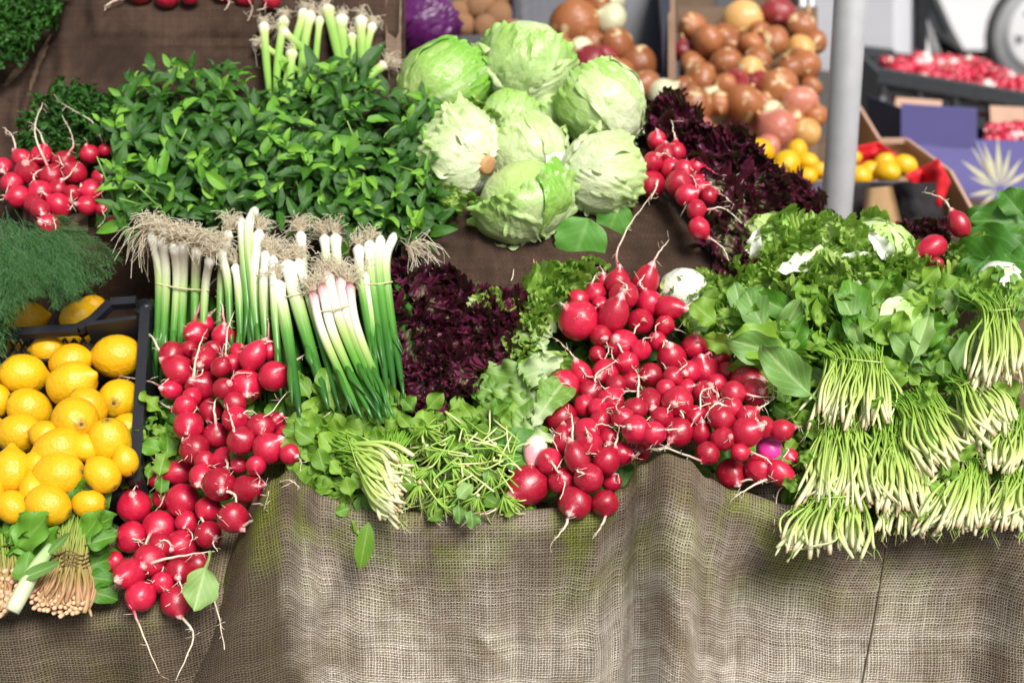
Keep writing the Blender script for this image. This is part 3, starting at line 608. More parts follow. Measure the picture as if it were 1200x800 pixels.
TOPL = [(26,186,10.5,[(18,178),(15,160),(3,149)]), (49,182,12,[(54,172),(48,158),(39,146)]), (32,202,14.5), (60,206,13.5,[(60,198),(41,155),(50,120)],'pale'), (75,191,13,[(82,184),(86,164),(72,135)]), (88,203,13),
 (105,181,11.5,[(103,172),(102,168)]), (123,176,8,[(121,168),(107,142),(72,121)]), (14,215,12.5), (22,231,13,[(12,232),(2,228)]), (47,225,13.5,[(44,215),(40,205),(50,198)],'pale'), (68,222,11,[(73,213),(82,205),(91,192)],'pale'),
 (85,227,10.5), (107,224,14,[(98,224),(95,215)],'pale'), (119,209,11), (102,241,11), (47,246,11), (69,241,14,[(60,232),(50,225),(42,225)],'pale'), (56,264,13,[(52,262),(50,260)]), (120,245,8), (131,259,6), (3,196,11), (40,240,11)]
place_radishes(TOPL, 'heap above the dill', 'radishes heaped behind the dill', 16, 0.05)
QR = [(770,165,11,[(769,156),(769,150)]), (779,181,11.5,[(780,170),(779,165)]), (792,179,11,[(792,168),(787,141)],'pale'), (765,190,11), (786,197,12), (764,216,15.5,[(769,213),(768,222),(762,234)],'pale'), (801,199,12),
 (816,196,10.5,[(826,196),(845,206),(862,209),(873,237)]), (795,215,14.5), (816,214,10,[(824,206),(824,216)],'pale'), (805,229,13), (820,222,11,[(830,216),(850,230),(876,257)]), (816,246,12.5,[(828,246),(850,245),(879,272)]),
 (819,267,11.5,[(828,277),(847,290),(855,309)]), (830,230,10,[(838,226),(848,230),(860,240)])]
place_radishes(QR, 'heap beside the icebergs', 'radishes beside the iceberg lettuces', 18, 0.05, 0.01)
BK = [(1124,263,12,[(1118,252),(1105,233),(1080,225)],'long'), (1092,290,13.5,[(1080,296),(1075,303)],'long'), (1097,310,9)]
place_radishes(BK, 'by dark broad leaves', 'radishes by the dark broad leaves', 16, 0.03)
TB = [(195,-4,13), (222,-6,11), (286,-4,11), (318,0,11), (165,-8,12,[(135,-6),(128,4),(122,12)]), (262,-10,12)]
place_radishes(TB, 'along the top edge', 'radishes along the top edge of the picture', 30, 0.03, -0.01)

# ------------------------------------------------------------------ leaves
def leaf(name, L, W, prof, m_, nL=9, nW=5, foldv=0.25, curl=0.6, ruf=0.0, rf=3.0, lobes=0.0, lf=4.0, seed=0, twist=0.0):
    b = MB(); r_ = random.Random(seed); p1 = r_.uniform(0, 6); p2 = r_.uniform(0, 6); path = []; y = z = 0.0
    for j in range(nL):
        path.append((y, z, curl * j / (nL - 1))); a = curl * (j + .5) / (nL - 1); y += L / (nL - 1) * math.cos(a); z -= L / (nL - 1) * math.sin(a)
    def P(i, j):
        t = j / (nL - 1); s = -1 + 2 * i / (nW - 1); y, z, a = path[j]
        w_ = W * prof(t) * (1 + lobes * math.sin(lf * 2 * math.pi * t + p1 + (0.8 if s > 0 else 0)) * (abs(s) ** 2) + .06 * nz(t * 5, s * 2, seed))
        h = foldv * abs(s) * w_ + ruf * W * s * s * math.sin(rf * 2 * math.pi * t + p2 + (1.9 if s > 0 else 0))
        h += 0.04 * W * nz(s * 2.3 + seed, t * 4)
        x = s * w_ * (1 - 0.12 * abs(foldv)); tw = twist * t
        x, h = x * math.cos(tw) - h * math.sin(tw), x * math.sin(tw) + h * math.cos(tw)
        return (x, y + h * math.sin(a), z + h * math.cos(a))
    b.grid(P, nW, nL)
    return mesh(name, b.v, b.f, b.uv, m_)
ovate = lambda t: max(0.03, math.sin(math.pi * min(1, t ** 0.75)) ** 0.8 * (1 - 0.25 * t))
spat = lambda t: 0.09 if t < 0.3 else 0.09 + 0.91 * max(0, math.sin(math.pi * ((t - 0.3) / 0.7) ** 0.85)) ** 0.65
lance = lambda t: max(0.05, math.sin(math.pi * t ** 0.9) ** 0.75)
broad = lambda t: 0.08 if t < 0.2 else 0.08 + 0.92 * max(0, math.sin(math.pi * ((t - 0.2) / 0.8) ** 0.62)) ** 0.6
roundp = lambda t: max(0.05, math.sin(math.pi * t ** 0.8) ** 0.5)
fan = lambda t: 0.22 + 0.78 * min(1, t * 1.25) ** 0.8 * (1 - 0.25 * max(0, t - .8) / .2)
MINT = [leaf('leaf', 1, 0.225, ovate, MAT['mint'], 9, 5, 0.35, c, 0.12, 2.5, 0.03, 9, s) for s, c in ((1, .5), (2, .9), (3, 1.3), (4, .2))]
MTIP = [leaf('leaf', 1, 0.27, ovate, MAT['mint_tip'], 8, 5, 0.5, c, 0.08, 2, 0, 9, s) for s, c in ((5, .5), (6, 1.0))]
ROCK = [leaf('leaf', 1, 0.2, spat, MAT['rocket_leaf'], 20, 9, 0.28, c, 0.45, 2.6, lb, 4.6, s, tw) for s, c, lb, tw in ((7, .8, .14, .5), (8, 1.3, .05, -.6), (9, .4, .18, .8), (10, -.6, .1, -.2))]
PALE = [leaf('leaf', 1, 0.19, spat, MAT['pale_leaf'], 22, 9, 0.38, c, 0.3, 2.3, .06, 4, s, tw) for s, c, tw in ((11, .6, .4), (12, 1.1, -.5), (13, -.5, .3))]
SPIN = [leaf('leaf', 1, 0.27, broad, MAT['spinach'], 16, 9, 0.34, c, 0.32, 1.9, .02, 3, s, tw) for s, c, tw in ((13, .5, .2), (14, 1.2, -.3), (15, -.5, .3))]
ROUND = [leaf('leaf', 1, 0.5, roundp, MAT['round_leaf'], 14, 9, 0.08, .35, 0.07, 2.5, .04, 7, s) for s in (16, 17)]
CRESS = [leaf('leaf', 1, 0.33, spat, MAT['rocket_leaf'], 14, 7, 0.22, c, 0.26, 1.7, .05, 2.5, s) for s, c in ((18, .5), (19, 1.0), (20, -.2))]
CHARD = [leaf('leaf', 1, 0.36, broad, MAT['chard'], 14, 9, 0.2, c, 0.2, 2.2, .03, 4, s) for s, c in ((21, .6), (22, 1.0))]
ROMA = [leaf('leaf', 1, 0.3, lambda t: 0.16 + 0.84 * min(1, t * 1.3) ** 1.1 * math.sqrt(max(0, 1 - max(0, (t - .72) / .29) ** 2)), MAT['romaine'], 22, 13, 0.22, c, 0.3, 4.5, .12, 5, s) for s, c in ((23, .6), (24, .9))]
def frill(name, m_, seed, amp=0.16, nL=13, nW=41, spread=1.1, curl=0.7):
    """fan leaf whose margin is gathered into tight curls"""
    b = MB(); r_ = random.Random(seed); ph = [r_.uniform(0, 6.3) for _ in range(6)]
    def P(i, j):
        t = j / (nL - 1); s = -1 + 2 * i / (nW - 1); a = s * spread; rr = (0.12 + 0.88 * t) * (1 - 0.25 * s * s) * (1 + .12 * nz(s * 3, seed))
        e = sst(0.6, 1.0, t) ** 1.4
        h = amp * e * (math.sin(38 * s + ph[0] + 2 * math.sin(5 * s + ph[3])) + .55 * math.sin(67 * s + ph[1] + 2 * t)) + amp * (.25 + t) * (math.sin(8 * s + 7 * t + ph[4]) + .5 * math.sin(13 * s - 9 * t + ph[2]))
        rr2 = rr + amp * .5 * e * (math.sin(38 * s + ph[5]) + .5 * math.sin(59 * s + ph[4])) - .10 * e; a2 = a + amp * .55 * e * math.sin(38 * s + ph[0] + 1.6)
        h += .22 * e * e
        return (math.sin(a2) * rr2 * .85, math.cos(a2) * rr2, h + curl * 0.3 * t * t)
    b.grid(P, nW, nL, lambda i, j: (0.5 + (i / (nW - 1) - .5) * .9, j / (nL - 1)))
    return mesh(name, b.v, b.f, b.uv, m_)
LOLLO = [frill('leaf', MAT['lollo'], s, .10, 14, 121) for s in (31, 32, 33, 34)]
FRIL = [frill('leaf', MAT['frilly'], s, .085, 14, 121) for s in (35, 36, 37)]
PARS = [frill('leaf', MAT['parsley'], s, .22, 6, 25, 1.4) for s in (38, 39, 40)]
def view(u, v): return -ray(u, v).normalized()
def lf(ms, u, v, du, dv, px, parent, off=0.0, tilt=0.25, wid=1.0, out=0.0, depth=None):
    """one leaf whose base is at pixel u,v and whose tip runs towards du,dv in the picture; tilt leans its face at random"""
    t = (depth(u, v) if depth else Sd(u, v)) + off; P = atd(u, v, t); L = math.hypot(du, dv) or 1
    d = RT * (du / L) - UPV * (dv / L) - FW * out + rv(0.06)
    n = view(u, v) + rv(tilt) + Vector((0, 0, 0.25)); s = px * t / FPX
    me = ms if not isinstance(ms, list) else rnd.choice(ms)
    return obj('leaf', me, parent, frame(d, n, (s * wid, s, s), P))

# mint: four bunches of leafy tips
MP = [(122, 168), (150, 112), (200, 88), (240, 78), (290, 100), (330, 118), (372, 88), (420, 80), (470, 108), (520, 145), (528, 180), (505, 225), (525, 255), (515, 292), (440, 285), (330, 262), (220, 262), (140, 268), (120, 225)]
mb = [thing('mint_bunch', S(u, 180, 0.05), l, 'mint', 'bunches of mint') for u, l in ((165, 'bunch of fresh mint beside the small radish heap'), (270, 'bunch of mint behind the left spring onion bundles'),
      (380, 'bunch of dark mint below the young onion stalks at the top'), (480, 'bunch of mint next to the iceberg lettuces'))]
cnt = [0] * 4
for u, v in scatter(MP, 185, 11):
    bi = 0 if u < 215 else 1 if u < 325 else 2 if u < 430 else 3
    if cnt[bi] > 285: continue
    bulge = 0.045 * math.sin(math.pi * sst(60, 300, v)) + 0.02 * nz(u / 35, v / 35)
    P0 = S(u, v, 0.02 - bulge); ax = (NRM * 0.8 + view(u, v) * 0.5 + Vector((0, 0, .2)) + rv(0.75)).normalized()
    x = ax.orthogonal().normalized(); y = ax.cross(x); a0 = rnd.uniform(0, 3); tip = rnd.random() < .3
    for lv in range(3 if not tip else 4):
        h = 0.006 + lv * 0.011; sz = (0.045, 0.039, 0.030, 0.018)[lv] * rnd.uniform(.55, 1.25); el = (-0.15, 0.15, 0.5, 1.1)[lv]
        for q in range(2):
            if rnd.random() < .12: continue
            a = a0 + lv * 1.57 + q * math.pi + rnd.uniform(-.3, .3); rd = x * math.cos(a) + y * math.sin(a)
            d = rd * math.cos(el) + ax * math.sin(el) + rv(.15); nn = ax * math.cos(el) - rd * math.sin(el) + rv(.25)
            me = rnd.choice(MTIP) if (tip and lv == 3) or (lv == 2 and rnd.random() < .18) else rnd.choice(MINT)
            obj('leaf', me, mb[bi], frame(d, nn, sz, P0 + ax * h + rd * .002)); cnt[bi] += 1
# dark under-leaves fill the bunch between the tips
for bi, (ua, ub) in enumerate(((118, 215), (215, 325), (325, 430), (430, 528))):
    b = MB()
    for u, v in scatter([(ua, 130), (ub, 120), (ub, 285), (ua, 270)], 190, 4):
        if not inpoly(u, v, MP): continue
        P = S(u, v, 0.055 - 0.03 * math.sin(math.pi * sst(60, 300, v)) + rnd.uniform(-.012, .012)); M = frame(rv(1), view(u, v) + rv(.9), rnd.uniform(.026, .038), P); s = rnd.choice(MINT)
        b.add([M @ q.co for q in s.vertices], [list(f.vertices) for f in s.polygons], [(.3, .3)] * len(s.vertices))
    tag(b.build('foliage', MAT['mint'], mb[bi]), None, None, None, 'stuff')
    for _ in range(8):
        u = rnd.uniform(ua, ub); v = rnd.uniform(150, 260); P = S(u, v, 0); b = MB(); b.tube([P, P + NRM * .02 + rv(.02), P + NRM * .03 + rv(.04)], [.0016, .0014, .001], 5); b.build('stem', MAT['stem_green'], mb[bi])

# parsley
def parsley(P, label, off, n, px):
    u0 = sum(p[0] for p in P) / len(P); v0 = sum(p[1] for p in P) / len(P); t = thing('parsley_bunch', S(u0, v0, off), label, 'parsley', 'bunches of curly parsley')
    for u, v in scatter(P, n, px * .28):
        b = S(u, v, off - .03 * math.exp(-((u - u0) / 45) ** 2) + rnd.uniform(-.01, .01))
        obj('leaf', rnd.choice(PARS), t, frame(rv(1) + Vector((0, -.3, .5)), view(u, v) + rv(.9), px * rnd.uniform(.75, 1.2) * 1.9 / FPX, b))
parsley([(-25, -25), (72, -25), (66, 15), (45, 45), (20, 68), (-25, 78)], 'dark curly parsley in the top left corner on burlap', 0.03, 190, 16)
parsley([(20, 150), (60, 105), (90, 97), (120, 112), (165, 112), (160, 180), (60, 190), (20, 175)], 'dark curly parsley behind the small radish heap', 0.035, 190, 14)

# dill
def dill_frond(seed):
    b = MB(); r_ = random.Random(seed); pts = [Vector((0.04 * math.sin(t * 2 + seed), t, -0.22 * t * t)) for t in [i / 10 for i in range(11)]]
    b.tube(pts, [0.006 - .0045 * i / 10 for i in range(11)], 4)
    def strip(p, q, w_):
        d = q - p; s = d.cross(Vector((r_.uniform(-1, 1), r_.uniform(-1, 1), 1))).normalized() * w_; k_ = len(b.v)
        b.v += [p - s, p + s, q + s * .4, q - s * .4]; b.uv += [(0, .3), (0, .3), (0, 1), (0, 1)]; b.f.append([k_, k_ + 1, k_ + 2, k_ + 3])
    for i in range(34):
        t = 0.12 + .88 * i / 33; a = pts[min(9, int(t * 10))].lerp(pts[min(10, int(t * 10) + 1)], t * 10 % 1)
        sgn = 1 if i % 2 else -1; L = 0.26 * (1.15 - t) + .08; d = Vector((sgn * .8, .75, r_.uniform(-.4, .4))).normalized(); prev = a
        for s in range(1, 5):
            q = a + d * L * s / 4 + Vector((0, .02 * s * s * L, 0)); strip(prev, q, .0035)
            for _ in range(3): strip(prev.lerp(q, r_.random()), q + Vector((r_.uniform(-.09, .09), r_.uniform(.0, .11), r_.uniform(-.05, .05))), .003)
            prev = q
    return mesh('frond', b.v, b.f, b.uv, MAT['dill'], False)
FRO = [dill_frond(s) for s in range(5)]
dl = thing('dill_bunch', S(30, 300, 0), 'feathery dill bunch drooping over the lemon crate', 'dill')
for i in range(76):
    u = rnd.uniform(-30, 66); v = rnd.uniform(236, 300) + max(0, u - 30) * .35; a = R(90 - 42 * sst(-30, 60, u) * rnd.uniform(.4, 1.2) + rnd.uniform(-14, 14))
    L = max(24, (interp([(-30, 432), (5, 425), (22, 372), (60, 360), (85, 382), (115, 392)], u + 22) - v) * rnd.uniform(.55, .88)); t = Sd(u, v) - 0.03 - rnd.uniform(0, .035); P = atd(u, v, t)
    d = RT * math.cos(a) - UPV * math.sin(a) - FW * .22 + rv(.12)
    obj('frond', rnd.choice(FRO), dl, frame(d, view(u, v) + rv(.5), L * t / FPX * rnd.uniform(.9, 1.1), P))
# ------------------------------------------------------------------ frilly and purple lettuces
def frilly_head(name, P, ms, label, cat, group, n, px, off=0.0, dep=0.02, dmin=.3, depth=None):
    u0 = sum(p[0] for p in P) / len(P); v0 = sum(p[1] for p in P) / len(P); t0 = thing(name, S(u0, v0, off), label, cat, group)
    wid = max(p[0] for p in P) - min(p[0] for p in P)
    for u, v in scatter(P, n, px * dmin):
        t = (depth(u, v) if depth else Sd(u, v)) + off - dep * math.exp(-((u - u0) / (wid * .4)) ** 2) + rnd.uniform(-.008, .008); Pt = atd(u, v, t)
        d = (RT * ((u - u0) * .02) + UPV * ((v0 - v) * .02 + .15) + view(u, v) * .25 + rv(.6)).normalized()
        s = px * rnd.uniform(.8, 1.2) * t / FPX
        obj('leaf', rnd.choice(ms), t0, frame(d, view(u, v) * .8 + Vector((0, -.1, .35)) + rv(.5), s, Pt - d * s * .55))
    return t0
frilly_head('lollo_lettuce', [(458, 312), (500, 305), (528, 330), (548, 352), (540, 400), (520, 440), (475, 430), (455, 380)], LOLLO, 'dark purple lollo lettuce beside the right end of the spring onions', 'lettuce', 'purple lollo lettuces', 110, 40, 0.03, .03)
frilly_head('lollo_lettuce', [(530, 352), (575, 345), (622, 358), (625, 400), (570, 425), (545, 455), (500, 485), (470, 470), (490, 430), (520, 400)], LOLLO, 'dark purple lollo lettuce below the brown burlap step, above the cress', 'lettuce', 'purple lollo lettuces', 130, 40, 0.03, .03)
frilly_head('lollo_lettuce', [(755, 128), (785, 118), (815, 150), (870, 165), (905, 200), (918, 250), (895, 290), (860, 315), (840, 290), (835, 230), (800, 190), (760, 160)], LOLLO, 'blackish purple lollo lettuce behind the radishes beside the iceberg lettuces', 'lettuce', 'purple lollo lettuces', 170, 42, 0.035, .03)
frilly_head('lollo_lettuce', [(895, 205), (930, 215), (962, 235), (978, 268), (915, 272), (890, 250)], LOLLO, 'blurred purple lollo lettuce at the foot of the steel pole', 'lettuce', 'purple lollo lettuces', 70, 30, 0.13, .02)
frilly_head('lollo_lettuce', [(1050, 275), (1075, 262), (1105, 268), (1110, 310), (1060, 315)], LOLLO, 'small purple lollo lettuce around the red radishes at the right', 'lettuce', 'purple lollo lettuces', 50, 24, 0.06, .01)
lp = thing('lollo_scrap', S(1096, 356, -.03), 'small torn purple lollo leaf on the green leaves at the right', 'lettuce leaf')
for _ in range(4): obj('leaf', rnd.choice(LOLLO), lp, frame(rv(1), view(1096, 356) + rv(.5), 14 * Sd(1096, 356) / FPX, S(1096 + rnd.uniform(-4, 4), 357, -.045)))
frilly_head('frilly_lettuce', [(608, 350), (645, 325), (700, 312), (705, 335), (655, 350), (640, 385), (632, 415), (645, 435), (630, 455), (608, 430), (612, 390)], FRIL, 'light green frilly lettuce left of the large radish', 'lettuce', 'green frilly lettuces', 70, 46, 0.03, .02)
frilly_head('frilly_lettuce', [(780, 330), (830, 335), (860, 325), (862, 395), (830, 400), (800, 380)], FRIL, 'green frilly lettuce right of the topmost front radishes', 'lettuce', 'green frilly lettuces', 36, 46, 0.035, .01)
frilly_head('frilly_lettuce', [(862, 320), (905, 295), (960, 290), (1030, 300), (1035, 345), (1000, 370), (950, 375), (900, 345)], FRIL, 'frilly green lettuce with a white rib behind the large loose leaves', 'lettuce', 'green frilly lettuces', 90, 44, 0.02, .02)
frilly_head('frilly_lettuce', [(1035, 318), (1090, 318), (1150, 330), (1130, 352), (1080, 352), (1035, 350)], FRIL, 'pale frilly lettuce along the back of the right-hand bunches', 'lettuce', 'green frilly lettuces', 34, 46, 0.03, .01)
frilly_head('frilly_lettuce', [(930, 275), (985, 265), (1030, 268), (1075, 300), (1068, 325), (1000, 310), (940, 300)], FRIL, 'soft green lettuce furthest back, left of the radishes in dark leaves', 'lettuce', 'green frilly lettuces', 50, 42, 0.04, .02)
frilly_head('frilly_lettuce', [(1112, 292), (1145, 285), (1165, 300), (1160, 325), (1115, 325)], FRIL, 'small frilly lettuce below the dark broad leaves', 'lettuce', 'green frilly lettuces', 30, 26, 0.03, .01)
frilly_head('frilly_lettuce', [(548, 345), (565, 338), (592, 350), (590, 362), (555, 360)], FRIL, 'torn piece of frilly green lettuce on top of the purple lollo', 'lettuce', 'green frilly lettuces', 9, 22, -.005, .0, .45)

# iceberg and other heads
def ico_head(name, mt, seed):
    b = MB(); ox = Vector((seed * 7.3, 0, 0))
    def P(i, j):
        a = math.pi * j / 25; ph = 2 * math.pi * i / 36; d = Vector((math.sin(a) * math.cos(ph), math.sin(a) * math.sin(ph), math.cos(a)))
        return d * (0.97 + .05 * mn.noise(d * 1.6 + ox) + .03 * mn.noise(d * 4 + ox))
    b.grid(P, 37, 26, None, True); return mesh(name, b.v, b.f, b.uv, mt)
def wrap_leaf(mt, seed, span=1.0, reach=2.3, rad=1.03, ruf=.05):
    """outer leaf: starts at the stem pole (-z) and wraps up the side of the head"""
    b = MB(); ox = Vector((seed * 3.7, 2, 0)); nx, ny = 37, 32; r_ = random.Random(seed); p = [r_.uniform(0, 6) for _ in range(4)]
    def P(i, j):
        t = j / (ny - 1); s = -1 + 2 * i / (nx - 1)
        a = 0.05 + reach * t * (1 - .14 * s * s) + .04 * nz(s * 4, seed); w_ = span * min(1, .35 + 1.2 * t) * (1 + .08 * nz(t * 4, seed, 5))
        ph = s * w_ / max(.42, math.sin(min(a, 2.6))) if a < 1.57 else s * w_
        d = Vector((math.sin(a) * math.sin(ph), -math.sin(a) * math.cos(ph), -math.cos(a)))
        e = max(abs(s) ** 6, sst(.84, 1, t))
        rr = rad + .06 * mn.noise(d * 1.9 + ox) + .010 * mn.noise(d * 4.5 + ox) + .012 * math.sin(s * 8 + 5 * nz(t * 2, s * 2, seed)) * t + .06 * e + ruf * e * (math.sin(9 * s + p[0]) * .6 + math.sin(17 * s + 14 * t + p[1]) * .6 + .5 * math.sin(31 * s - 25 * t + p[2]))
        rr += .02 * math.exp(-(s / .07) ** 2) * (1 - t)
        return d * rr
    b.grid(P, nx, ny); return mesh('leaf', b.v, b.f, b.uv, mt)
ICE = {}
for q in ('ice', 'ice_pale', 'ice_green', 'ice_white', 'red_cabbage'):
    ICE[q] = ([ico_head('head', MAT[q], s) for s in (1, 2)], [wrap_leaf(MAT[q], 10 + s, sp, re, ra, rf) for s, sp, re, ra, rf in ((1, 1.05, 2.35, 1.02, .05), (2, .95, 2.1, 1.06, .07), (3, 1.1, 2.5, 1.03, .05), (4, .9, 1.7, 1.10, .13))])
def head(name, u, v, rx, ry, kind, stem, label, cat='lettuce', group='iceberg lettuces', off=0.0, nl=6, Y=None, kinds=None):
    d0 = ray(u, v); t = (Y / d0.y) if Y else Sd(u, v) + off; C = atd(u, v, t); sx = rx * 1.07 * t / FPX; sy = ry * 1.07 * t / FPX
    th = thing(name, C, label, cat, group); z = -(RT * stem[0] - UPV * stem[1] - FW * stem[2]).normalized(); x = z.orthogonal().normalized(); y = z.cross(x)
    Rm = Matrix((x, y, z)).transposed().to_4x4()
    # squash in camera axes
    A = Matrix((RT, UPV, -FW)).transposed(); Sc = A @ Matrix.Diagonal((sx, sy, (sx + sy) / 2)) @ A.transposed()
    base = Matrix.Translation(C) @ Sc.to_4x4() @ Rm
    hs_, ls = ICE[kind]; obj('head', rnd.choice(hs_), th, base @ Matrix.Diagonal((.95, .95, .95, 1)))
    for i in range(nl):
        l2 = ICE[kinds[i % len(kinds)]][1] if kinds else ls
        g = .93 + .02 * i / nl; obj('leaf', l2[(i * 2 + int(u)) % 4] if i < nl - 1 and name == 'iceberg_lettuce' else l2[3 if name == 'iceberg_lettuce' else (i * 2) % 3], th, base @ Matrix.Rotation(i * 2.4 + u, 4, 'Z') @ Matrix.Diagonal((g, g, g, 1)))
    return th, base
head('iceberg_lettuce', 600, 140, 38, 30, 'ice', (-.3, .8, .2), 'half hidden iceberg lettuce in the middle of the heap', off=.03)
head('iceberg_lettuce', 645, 132, 22, 22, 'ice', (.3, .8, .2), 'small part hidden iceberg lettuce wedged behind the right hand one', off=.03)
head('iceberg_lettuce', 617, 74, 54, 49, 'ice', (-.2, .9, .1), 'large round iceberg lettuce at the top of the heap', off=.0, kinds=['ice', 'ice_pale'])
head('iceberg_lettuce', 522, 98, 60, 40, 'ice_green', (-.8, .5, .2), 'green iceberg lettuce with loose outer leaves at the upper left of the heap', off=.01)
head('iceberg_lettuce', 704, 123, 54, 47, 'ice', (.6, .6, .1), 'smooth round iceberg lettuce at the upper right of the heap', off=-.01, kinds=['ice_pale', 'ice'])
head('iceberg_lettuce', 618, 176, 46, 40, 'ice_pale', (.5, .8, .1), 'pale iceberg lettuce with a yellow patch in the centre of the heap', off=-.01)
th4, b4 = head('iceberg_lettuce', 537, 180, 38, 55, 'ice_pale', (.72, .25, .5), 'white ribbed lettuce showing its brown cut stalk, next to the mint', off=-.02, kinds=['ice_pale', 'ice_white', 'ice_pale'])
m = MB(); pz = b4 @ Vector((0, 0, -1.02)); dz = (pz - b4.translation).normalized(); m.tube([pz - dz * .02, pz - dz * .001, pz + dz * .006, pz + dz * .007], [.011, .0135, .013, .009], 12); m.build('cut_stalk', MAT['cut_stalk'], th4)
head('iceberg_lettuce', 709, 203, 49, 46, 'ice_pale', (-.6, .1, .25), 'very pale oval iceberg lettuce next to the radishes', off=-.02, kinds=['ice_pale'])
head('iceberg_lettuce', 613, 234, 61, 41, 'ice_green', (.4, .9, .1), 'bright green iceberg lettuce lowest at the front of the heap', off=-.02, kinds=['ice_green', 'ice'])
frilly_head('frilly_lettuce', [(548, 120), (585, 128), (575, 150), (570, 185), (548, 160)], FRIL, 'frilly green lettuce leaf tucked between the icebergs next to the brown cut stalk', 'lettuce', 'green frilly lettuces', 22, 26, .0, .0, .3)
frilly_head('frilly_lettuce', [(495, 205), (535, 190), (540, 235), (505, 238)], FRIL, 'crinkled light green lettuce leaves below the white ribbed lettuce', 'lettuce', 'green frilly lettuces', 26, 28, .0, .01, .3)
l2 = thing('lettuce_leaf', S(660, 200, -.05), 'loose white lettuce leaf lying between the pale and bright green icebergs', 'lettuce leaf'); lf([leaf('leaf', 1, .3, lance, MAT['ice_white'], 12, 7, .3, .9, .1, 2, 0, 3, 77)], 640, 182, 1, .75, 62, l2, -.055, .1)
head('white_cabbage', 800, 342, 32, 28, 'ice_white', (.3, .9, .1), 'white cabbage head behind the topmost front radishes', 'cabbage', None, off=.03, nl=0)
head('loose_lettuce', 900, 288, 42, 30, 'ice', (-.6, -.55, .4), 'big pale loose lettuce with a white base beside the purple lollo', 'lettuce', 'loose pale lettuces', off=.02, kinds=['ice_pale', 'ice', 'ice_green'])
head('loose_lettuce', 1030, 290, 42, 27, 'ice', (.2, -.9, .3), 'blurred pale lettuce behind the frilly one with white top', 'lettuce', 'loose pale lettuces', off=.035, kinds=['ice', 'ice_green'])
head('loose_lettuce', 1172, 332, 32, 22, 'ice_white', (.2, -.6, .6), 'white lettuce base turned forward above the right-hand stem bunch', 'lettuce', 'loose pale lettuces', off=.0, nl=2)
wr = thing('lettuce_rib', S(960, 300, -.05), 'broad white lettuce ribs lying along the top of the frilly green leaves', 'lettuce leaf')
RIB = [leaf('leaf', 1, .24, lance, MAT['ice_pale' if q else 'ice_white'], 18, 11, .4, .8, .3, 3, .15, 4, 78 + q) for q in range(3)]
for u, v, du, dv, px in ((912, 318, 1, -.4, 62), (940, 300, 1, .05, 62), (978, 304, 1, .03, 60), (1018, 272, .5, .5, 52), (888, 268, -.2, 1, 48)): lf(RIB, u, v, du, dv, px, wr, -.045, .3, .8)
frilly_head('frilly_lettuce', [(905, 318), (960, 308), (1035, 312), (1040, 350), (1000, 365), (930, 360)], FRIL, 'curly bright green lettuce hanging below the broad white ribs', 'lettuce', 'green frilly lettuces', 56, 46, -.012, .02, .3)
frilly_head('frilly_lettuce', [(880, 275), (930, 268), (1000, 270), (1010, 295), (930, 300)], FRIL, 'soft green lettuce tops behind the broad white ribs', 'lettuce', 'green frilly lettuces', 34, 44, .0, .02, .3)
head('red_cabbage', 497, 27, 38, 40, 'red_cabbage', (-.5, .8, .1), 'shiny purple cabbage in the dark gap behind the lettuces', 'cabbage', None, Y=2.5)
pl_ = thing('cabbage_leaf', S(1060, 370, -.05), 'large pale smooth cabbage leaf among the loose greens, left of the purple scrap', 'cabbage leaf'); lf([leaf('leaf', 1, .42, roundp, MAT['ice'], 16, 11, .12, .5, .06, 2, .03, 5, 91)], 1030, 372, 1, -.1, 58, pl_, -.07, .08)
rl = thing('round_leaf', S(672, 270, 0), 'round scalloped green leaf hanging over the brown burlap', 'leaf'); lf(ROUND[0], 690, 256, -.35, 1, 60, rl, -.02, .12, 1.05)
rl = thing('round_leaf', S(716, 245, 0), 'small bright round leaf under the pale iceberg lettuce', 'leaf'); lf(ROUND[1], 728, 238, -.4, 1, 44, rl, -.012, .12, 1.0)
rl = thing('broad_leaf_bunch', S(1170, 280, 0), 'dark green broad leaves in a bunch at the right edge', 'greens')
for u, v, du, dv, px in ((1185, 300, -1, .3, 75), (1200, 290, -1, -.1, 80), (1195, 270, -1, -.35, 70), (1215, 262, -1, -.1, 75), (1190, 315, -1, -.2, 80), (1225, 300, -1, .05, 85), (1210, 320, -.9, -.4, 70), (1160, 300, -.6, .6, 52), (1200, 255, -.5, -.6, 45), (1185, 250, .3, -1, 40), (1210, 340, -.6, -.8, 60), (1240, 330, -.8, -.7, 70)):
    lf(CHARD, u, v, du, dv, px, rl, .0 + rnd.uniform(-.03, .03), .35)

